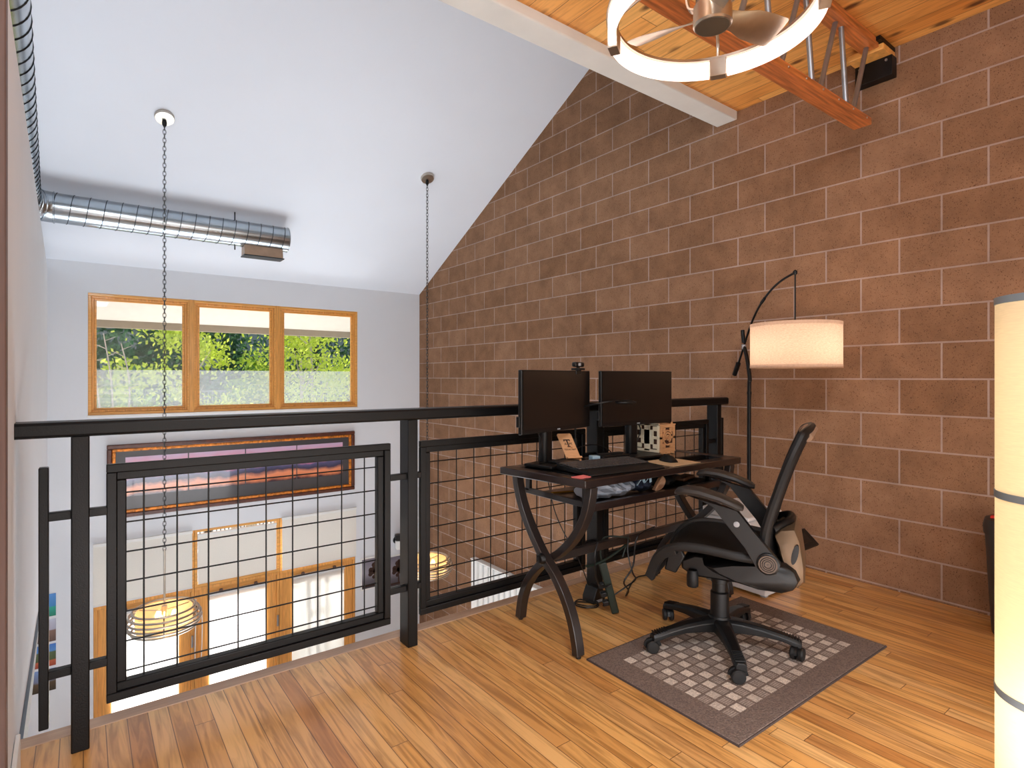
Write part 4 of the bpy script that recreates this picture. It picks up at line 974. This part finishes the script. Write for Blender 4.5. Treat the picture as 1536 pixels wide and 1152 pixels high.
# back
bp = [(.50, -.205), (.56, -.205), (.62, -.212), (.70, -.233), (.78, -.258), (.86, -.285), (.93, -.312), (.985, -.336), (1.005, -.345)]
def back_w(z): return .2+.03*math.sin(math.pi*min(1, (z-.48)/.5))-.03*max(0, (z-.93)/.08)**2
bow = lambda q: -.05*(1-q*q)
m = MB(); vs = []; nb = 11
for z, y in bp:
    for k in range(nb):
        q = -1+2*k/(nb-1); vs.append((q*back_w(z), y+bow(q)*.45, z))
o2 = len(vs); vs += [(p[0], p[1]-.008, p[2]) for p in vs]; fs = []
for i in range(len(bp)-1):
    for k in range(nb-1):
        a = i*nb+k; fs += [(a, a+1, a+nb+1, a+nb), (o2+a, o2+a+nb, o2+a+nb+1, o2+a+1)]
build('backrest', m.add(vs, fs), 'meshfab', e, **K)
edge = [(-back_w(z), y, z) for z, y in bp]+[(-.1, bp[-1][1]-.02, 1.018), (0, bp[-1][1]-.028, 1.022), (.1, bp[-1][1]-.02, 1.018)]+[(back_w(z), y, z) for z, y in reversed(bp)]+[(.08, bp[0][1]-.02, .485), (-.08, bp[0][1]-.02, .485)]
build('back_frame', MB().tube(curve_pts(edge, 3, True), 1., sec=[(.02*math.cos(2*math.pi*k/10), .027*math.sin(2*math.pi*k/10)) for k in range(10)], closed=True), 'plasticsoft', e, **K)
build('head_pad', MB().tube(curve_pts([(-.16, -.352, 1.0), (-.08, -.365, 1.018), (0, -.37, 1.022), (.08, -.365, 1.018), (.16, -.352, 1.0)], 4), 1., sec=[(.03*math.cos(2*math.pi*k/10), .02*math.sin(2*math.pi*k/10)) for k in range(10)]), 'tan', e, label='cloth along the top of the back, highlight painted tan', **K)
# bronze bracket
rs = []
for x, sc in ((-.15, .55), (-.135, .9), (-.1, 1.), (.1, 1.), (.135, .9), (.15, .55)):
    rs.append([(x, -.285+(y+.285)*sc, .48+(z-.48)*sc) for y, z in ((-.235, .585), (-.26, .612), (-.315, .622), (-.335, .57), (-.352, .45), (-.352, .39), (-.325, .36), (-.30, .37), (-.275, .44), (-.25, .52))])
build('back_bracket', MB().rings(rs), 'bronze', e, label='bronze lower back cover', **K)
for s_ in (-1, 1):
    o_ = build('bracket_slot', MB().lathe([(.001, s_*.1515), (.02, s_*.151), (.022, s_*.13)], (0, 0, 0), 18, 'X'), 'plastic', e, **K)
    o_.location = (0, -.315, .51); o_.scale = (1., .6, 2.1); o_.rotation_euler = (R(12), 0, 0)
build('lumbar_bar', MB().tube(curve_pts([(-.13, -.23, .6), (-.06, -.29, .63), (.06, -.29, .63), (.13, -.23, .6)], 4), .018, 10), 'plastic', e, **K)
# arms
for s_ in (-1, 1):
    X = s_*.262
    up_ = build('arm_upright', MB().prism([(.085, .738), (-.105, .697), (-.165, .622), (-.24, .535), (-.268, .5), (-.252, .46), (-.212, .45), (-.176, .478), (-.135, .548), (-.06, .64), (-.012, .7), (.04, .725)], X-.017, X+.017), 'plastic', e, bevel=.006, **K)
    rs = []
    for y, zt, hw, th_ in ((.146, .754, .02, .012), (.135, .768, .034, .026), (.10, .779, .043, .034), (.04, .776, .046, .034), (-.04, .756, .044, .032), (-.11, .728, .036, .03), (-.128, .716, .024, .018)):
        rs.append([(X+hw*c1, y, zt-th_/2+th_/2*c2) for c1, c2 in ((-1, -.2), (-.85, -.9), (.85, -.9), (1, -.2), (.92, .55), (.6, 1), (-.6, 1), (-.92, .55))])
    build('arm_pad', MB().rings(rs), 'pad', e, **K)
    xs = X+s_*.017
    k_ = MB().lathe([(.043, xs-s_*.004), (.043, xs+s_*.008), (.036, xs+s_*.012)], (0, -.222, .497), 32, 'X')
    hub = build('pivot_cap', k_, 'plastic', e, **K)
    d_ = MB()
    for r1, r2 in ((.036, .029), (.0275, .0215), (.02, .014), (.0125, .001)):
        d_.lathe([(r1, xs+s_*.011), (r1-.001, xs+s_*.0145), (r2+.001, xs+s_*.0145), (r2, xs+s_*.011)], (0, -.222, .497), 32, 'X')
    build('ringed_disc', d_, 'bronzedisc', hub, label='bronze ringed disc', **K)
    build('rivet', MB().lathe([(.012, xs-s_*.001), (.0115, xs+s_*.003), (.006, xs+s_*.005)], (0, -.104, .641), 18, 'X'), 'greymid', e, **K)
build('arm_bar', MB().box(-.25, .25, -.245, -.2, .455, .49), 'plastic', e, bevel=.006, **K)

# ------------------------------------------------------------------ arc floor lamp
e = empty('arc_floor_lamp', (3.55, 2.08, 0), 'black arc floor lamp with a hanging linen drum shade by the block wall', 'floor lamp')
build('base', MB().lathe([(.13, 0.), (.135, .006), (.13, .02), (.03, .028), (.016, .05)], (3.55, 2.08, 0), 36), 'black', e)
pole = [(3.55, 2.08, .04), (3.55, 2.08, .6), (3.549, 2.078, 1.16), (3.546, 2.072, 1.226), (3.552, 2.084, 1.306), (3.565, 2.105, 1.379), (3.58, 2.133, 1.455)]
build('pole', MB().tube(curve_pts(pole, 6), .0128, 12), 'black', e)
build('pole_collar', MB().lathe([(.0145, 1.13), (.016, 1.14), (.0145, 1.15)], (3.549, 2.078, 0), 14), 'black', e)
arc = [(3.636, 2.23, 1.28), (3.615, 2.194, 1.345), (3.581, 2.135, 1.455), (3.556, 2.091, 1.539), (3.523, 2.034, 1.63), (3.484, 1.966, 1.708), (3.428, 1.868, 1.782), (3.369, 1.765, 1.828), (3.302, 1.648, 1.853)]
build('arc_arm', MB().tube(curve_pts(arc, 6), .0068, 10), 'black', e)
build('counterweight', MB().tube([(3.645, 2.245, 1.262), (3.617, 2.197, 1.342)], .016, 14), 'black', e)
build('arm_joint', MB().obox((3.581, 2.135, 1.452), .03, .03, .035, Matrix.Rotation(R(30), 3, 'Z')), 'tube', e, bevel=.006)
build('joint_handle', MB().tube([(3.583, 2.138, 1.478), (3.59, 2.151, 1.565)], .013, 14), 'black', e)
build('arm_sleeve', MB().tube([(3.474, 1.95, 1.722), (3.455, 1.917, 1.747)], .0095, 10), 'black', e)
SX, SY, SZ0, SZ1, SR = 3.302, 1.648, 1.298, 1.556, .242
build('arm_tip', MB().lathe([(.004, 1.838), (.012, 1.846), (.012, 1.86), (.004, 1.868)], (SX, SY, 0), 12), 'black', e)
build('drop_rod', MB().tube([(SX, SY, 1.85), (SX, SY, 1.42)], .0045, 8), 'black', e)
sh = build('lamp_shade', MB().lathe([(SR, SZ0+.018), (SR, SZ1-.018)], (SX, SY, 0), 56, caps=False), 'linen', e, fix=False)
build('shade_trim', MB().lathe([(SR+.001, SZ1-.019), (SR+.0015, SZ1), (SR-.001, SZ1)], (SX, SY, 0), 56, caps=False).lathe([(SR-.001, SZ0), (SR+.0015, SZ0), (SR+.001, SZ0+.019)], (SX, SY, 0), 56, caps=False), 'linenedge', sh, fix=False)
build('shade_diffuser', MB().lathe([(.02, SZ0+.012), (SR-.004, SZ0+.012)], (SX, SY, 0), 48, caps=False), 'drum', sh, fix=False)
m = MB()
for a in range(3): m.tube([(SX, SY, SZ1-.03), (SX+SR*math.cos(2.1*a), SY+SR*math.sin(2.1*a), SZ1-.008)], .003, 6)
build('shade_spider', m, 'black', sh)
build('bulb', MB().lathe([(.004, 1.36), (.026, 1.375), (.03, 1.395), (.016, 1.43), (.014, 1.45)], (SX, SY, 0), 16), 'bulb', e)
def point(name, loc, en, col, rad):
    L = bpy.data.lights.new(name, 'POINT'); L.energy = en; L.color = col; L.shadow_soft_size = rad
    o = bpy.data.objects.new(name, L); C.objects.link(o); o.location = loc; return o
for a in range(3): point('lamp_glow', (SX+.09*math.cos(2.1*a+.5), SY+.09*math.sin(2.1*a+.5), 1.42), 1.15, (1, .92, .85), .04)

# ------------------------------------------------------------------ column lamp, bin, printer
LX, LY, LR = 2.185, .35, .138
e = empty('column_lamp', (LX, LY, 0), 'tall cream paper column lamp with grey bands at the right edge', 'floor lamp')
bands = (1.466, .905, .338)
segs = ((.915, 1.455), (.348, .895), (.03, .328))
for a, b in segs: build('paper_shade', MB().lathe([(LR, a), (LR, b)], (LX, LY, 0), 48, caps=False), 'paper', e, fix=False)
for z in bands: build('band', MB().lathe([(LR-.003, z-.011), (LR+.002, z-.01), (LR+.002, z+.01), (LR-.003, z+.011)], (LX, LY, 0), 48, caps=False), 'pewterband', e)
build('base', MB().lathe([(LR+.004, 0.), (LR+.004, .03), (LR-.01, .032)], (LX, LY, 0), 40), 'pewterband', e)
build('inner_pole', MB().lathe([(.008, .03), (.008, 1.45)], (LX, LY, 0), 10), 'tube', e)
for k in range(14): point('column_glow', (LX, LY, .12+.1*k), .29, (1, .91, .78), .06)
e = empty('waste_bin', (3.56, .7, 0), 'dark grey lidded waste bin against the block wall', 'bin')
build('bin_body', MB().lathe([(.112, .0), (.115, .01), (.14, .48), (.14, .49)], (3.58, .7, 0), 36), 'bin', e)
build('lid', MB().lathe([(.146, .485), (.148, .52), (.14, .555), (.1, .572), (.001, .577)], (3.58, .7, 0), 36), 'bin', e)
build('red_tab', MB().obox((3.52, .79, .568), .03, .03, .014), 'red', e, bevel=.003, label='red tab on the lid')
e = empty('printer', (3.24, 1.9, 0), 'pale grey printer with a tilted black control panel on the floor behind the chair', 'printer')
build('paper_tray', MB().box(3.05, 3.44, 1.685, 2.1, .012, .115), 'greyplastic', e, bevel=.01)
m = MB()
for x in (3.07, 3.39):
    for y in (1.70, 2.05): m.box(x, x+.03, y, y+.03, 0, .014)
build('foot', m, 'greymid', e)
build('body', MB().box(3.055, 3.437, 1.69, 2.1, .116, .232), 'greyplastic', e, bevel=.012)
build('scanner_unit', MB().prism([(1.74, .232), (2.1, .232), (2.1, .405), (1.80, .405), (1.74, .36)], 3.06, 3.43), 'greyplastic', e, bevel=.012)
build('scanner_lid', MB().prism([(1.79, .407), (2.1, .407), (2.1, .455), (1.79, .43)], 3.055, 3.432), 'greyplastic', e, bevel=.01)
build('output_slot', MB().box(3.1, 3.4, 1.736, 1.745, .25, .31), 'plastic', e)
pn = Matrix.Rotation(R(-38), 3, 'X')
pp = build('control_panel', MB().obox((3.325, 1.64, .29), .30, .02, .12, Matrix.Rotation(R(-48), 3, 'X')), 'plastic', e, bevel=.006, label='tilted black control panel')
build('panel_display', MB().obox((3.36, 1.64-.011*math.cos(R(48)), .29+.011*math.sin(R(48))), .13, .003, .06, Matrix.Rotation(R(-48), 3, 'X')), 'screenoff', pp)

# ------------------------------------------------------------------ outside
struct(build('ground', MB().box(-14, 18, YW+.2, 30, ZL-.3, ZL-.05), 'patio', smooth=False))
hl = MB(); rnd = random.Random(4); cols = 30; base = []; top = []
for i in range(cols+1):
    x = -16+46*i/cols; base.append((x, 27.5, ZL-.3)); top.append((x, 29.5+rnd.uniform(-.3, .3), 5.6+1.6*math.sin(i*.5)+rnd.uniform(-.4, .4)))
for i in range(cols): hl.quad(base[i], base[i+1], top[i+1], top[i])
struct(build('hills', hl, 'hill', fix=False))
def tree(x, y, h, rx, rz, n, leaf, lm, bark, label, seed, stems=3, zc=None, group='trees outside the upper windows'):
    rnd = random.Random(seed); zg = ZL-.05
    e = empty('tree', (x, y, zg), label, 'tree', group)
    c = MB(); zc = zc if zc is not None else zg+h-rz
    clumps = []
    for k in range(max(10, n//110)):
        a = rnd.uniform(0, 6.28); q = rnd.uniform(.25, 1.)**.6; t = rnd.uniform(-1, 1); s_ = math.sqrt(max(0, 1-t*t))
        clumps.append((x+rx*q*s_*math.cos(a), y+rx*q*s_*math.sin(a), zc+rz*t*q, rnd.uniform(.22, .42)*rx*.6+.1))
    for k in range(n):
        cx, cy, cz, cr = rnd.choice(clumps)
        p = Vector((rnd.gauss(cx, cr*.6), rnd.gauss(cy, cr*.6), rnd.gauss(cz, cr*.6)))
        u = Vector((rnd.uniform(-1, 1), rnd.uniform(-1, 1), rnd.uniform(-1, 1))).normalized(); w = u.orthogonal().normalized(); s_ = leaf*rnd.uniform(.6, 1.2)
        c.add([p-u*s_*.6, p+w*s_*.38, p+u*s_*.6, p-w*s_*.38], [(0, 1, 2, 3)])
    build('foliage', c, lm, e, fix=False, smooth=False)
    t = MB()
    for k in range(stems):
        b = Vector((x+rnd.uniform(-.15, .15), y+rnd.uniform(-.15, .15), zg)); tp = Vector((x+rnd.uniform(-.6, .6)*rx, y+rnd.uniform(-.3, .3), zc+rz*rnd.uniform(.2, .8)))
        md = b.lerp(tp, .5)+Vector((rnd.uniform(-.12, .12), 0, 0)); pts = curve_pts([b, md, tp], 4)
        t.tube(pts, [.06*(1-.085*i) for i in range(len(pts))], 7)
        for j in range(4):
            s0 = md.lerp(tp, rnd.uniform(0, .8)); t.tube([s0, s0+Vector((rnd.uniform(-.5, .5)*rx, rnd.uniform(-.3, .3), rnd.uniform(.3, .7)*rx))], [.02, .006], 5)
    build('trunk', t, bark, e)
    return e
tree(1.15, 11.2, 6.2, .8, 2.2, 5200, .085, M['leafY'], 'bark', 'bright yellow green tree behind the right half of the left window', 11, zc=.9)
tree(3.75, 11.6, 6.4, 1.35, 2.3, 9000, .085, M['leafY'], 'bark', 'bright yellow green tree filling the right window', 12, zc=.9)
tree(2.55, 11.9, 4.6, .55, 1.1, 2200, .08, M['leafG'], 'bark', 'lower green tree at the right side of the middle window', 13, zc=.55)
tree(-.6, 16.0, 8., 1.9, 3.6, 7000, .16, M['leafD'], 'barkd', 'dark evergreen tree behind the left window', 14, zc=1.2)
tree(2.7, 17.5, 8., 1.7, 3.5, 6000, .16, M['leafD'], 'barkd', 'dark evergreen tree behind the middle window', 15, zc=1.0)
tree(6.2, 19., 8.5, 2.2, 3.8, 6000, .17, M['leafD'], 'barkd', 'dark evergreen tree behind the right window', 16, zc=1.4)
tree(.4, 10.2, 3.6, .9, .75, 3400, .08, M['leafG'], 'bark', 'round pale bush low in the left window', 17, zc=.3, group=None)
tree(2.0, 10.6, 3.4, .7, .7, 2600, .08, M['leafY'], 'bark', 'round pale bush low in the middle window', 18, zc=.15, group=None)
# bare twigs
e = empty('bare_sapling', (.3, 9.6, ZL-.05), 'pale bare twigs standing behind the left window', 'tree')
rnd = random.Random(21)
for k, (bx, tx, tz) in enumerate(((.28, .06, 1.72), (.33, .22, 1.85), (.40, .42, 1.72))):
    pts = curve_pts([(bx, 9.6, ZL-.05), (bx, 9.6, -.5), (tx+.1, 9.6, 1.0), (tx, 9.6, tz)], 5); m = MB().tube(pts, [.02*(1-.045*i) for i in range(len(pts))], 6)
    for j in range(8):
        s0 = Vector((tx+.1, 9.6, 1.0)).lerp(Vector((tx, 9.6, tz)), j/8); sg = 1 if j % 2 else -1
        m.tube([s0, s0+Vector((sg*.12, rnd.uniform(-.05, .05), .06))], [.006, .003], 5)
    build('branch', m, 'bark', e)
# iron fence beyond
e = empty('iron_fence', (2.6, 13.4, ZL-.05), 'grey iron picket fence low in the middle window', 'fence')
build('fence_rail', MB().box(1.6, 3.6, 13.38, 13.42, .93, .97).box(1.6, 3.6, 13.38, 13.42, .1, .14), 'winefence', e)
build('picket', MB(), 'winefence', e) if False else None
m = MB()
for k in range(26): m.box(1.62+k*.078, 1.645+k*.078, 13.385, 13.415, ZL-.05, .93)
build('pickets', m, 'winefence', e)
# patio heater whose outline shows through the right shade
e = empty('patio_heater', (2.36, 7.47, ZL-.05), 'round-topped patio heater outlined through the right door shade', 'heater')
HX, HY = 2.36, 7.47
build('heater_hood', MB().lathe([(.15, -1.06), (.14, -1.02), (.06, -.99), (.001, -.98)], (HX, HY, 0), 28), 'greymid', e)
build('heater_post', MB().lathe([(.02, ZL-.05), (.02, -1.05)], (HX, HY, 0), 12), 'greymid', e)
m = MB()
for k in range(3): m.box(HX-.12+k*.095, HX-.08+k*.095, HY-.05, HY-.01, -2.0, -1.24)
m.box(HX-.13, HX+.13, HY-.05, HY-.01, -1.26, -1.22).box(HX-.13, HX+.13, HY-.05, HY-.01, -1.62, -1.56)
build('heater_cage', m, 'greymid', e)

# ------------------------------------------------------------------ light, sky, camera
w = bpy.data.worlds.new('sky'); bpy.context.scene.world = w; w.use_nodes = True
N, L = w.node_tree.nodes, w.node_tree.links
sk = N.new('ShaderNodeTexSky'); sk.sky_type = 'NISHITA'; sk.sun_disc = False; sk.sun_elevation = R(48); sk.sun_rotation = R(20); sk.air_density = 1.; sk.dust_density = 2.
L.new(sk.outputs[0], N['Background'].inputs[0]); N['Background'].inputs[1].default_value = .22
def lamp(name, kind, loc, energy, col, direction=None, size=1., size_y=None):
    l = bpy.data.lights.new(name, kind); l.energy = energy; l.color = col
    if kind == 'AREA':
        l.shape = 'RECTANGLE'; l.size = size; l.size_y = size_y or size
    o = bpy.data.objects.new(name, l); C.objects.link(o); o.location = loc
    if direction: o.rotation_euler = Vector(direction).to_track_quat('-Z', 'Y').to_euler()
    return o
s = lamp('sun', 'SUN', (0, 20, 12), 6., (1, .95, .86), (-.22, -.62, -.76)); s.data.angle = R(1)
# added area fills for the loft and the room below, no source seen
lamp('loft_fill', 'AREA', (1.2, -2.9, 1.5), 52, (1, .95, .88), (0.1, 1, -.05), 3.2, 1.8)
lamp('stair_fill', 'AREA', (.1, -.5, 3.05), 75, (.86, .93, 1), (.22, .62, -1), .9, .9)
lamp('hall_fill', 'AREA', (-.9, 1.0, 2.6), 45, (.86, .93, 1), (.5, .7, .1), .6, 1.)
lamp('lower_room_fill', 'AREA', (1.2, .2, -.6), 110, (.97, .97, 1), (.1, 1, -.15), 3., 2.)
lamp('void_up_fill', 'AREA', (1.4, 5.3, -2.9), 68, (.84, .93, 1), (0, -.12, 1), 3.4, 2.6).data.spread = R(105)  # added upward fill standing in for bounce off a sunlit floor
# area lamps added to boost daylight at the doors and from the patio below
for i in range(3):
    xm = (DX[i]+DX[i+1])/2; lamp('door_day_fill', 'AREA', (xm, YW+(.35 if i < 2 else 1.5), -2.1 if i < 2 else -1.1), 44 if i < 2 else 34, (.95, .97, 1), (0, -1, 0), .66 if i < 2 else .14, 1.7 if i < 2 else .14)  # the right one is small, added to sharpen the heater's outline
lamp('patio_bounce_fill', 'AREA', (1.45, 7.95, .25), 34, (.90, .95, 1), (0, -.72, .69), 3., .9)  # added lamp aimed up through the upper windows at the ceiling

cam = bpy.data.cameras.new('camera'); co = bpy.data.objects.new('camera', cam); C.objects.link(co)
co.location = (0, 0, 1.244); co.rotation_euler = (math.pi/2, 0, -math.atan(643/853))
cam.sensor_width = 36; cam.lens = 36*853/1536; cam.shift_y = -10/1536; cam.clip_start = .05; cam.clip_end = 200
sc = bpy.context.scene; sc.camera = co
vs_ = sc.view_settings; vs_.view_transform = 'Standard'; vs_.look = 'None'; vs_.gamma = 1.; vs_.exposure = .3; vs_.use_curve_mapping = False
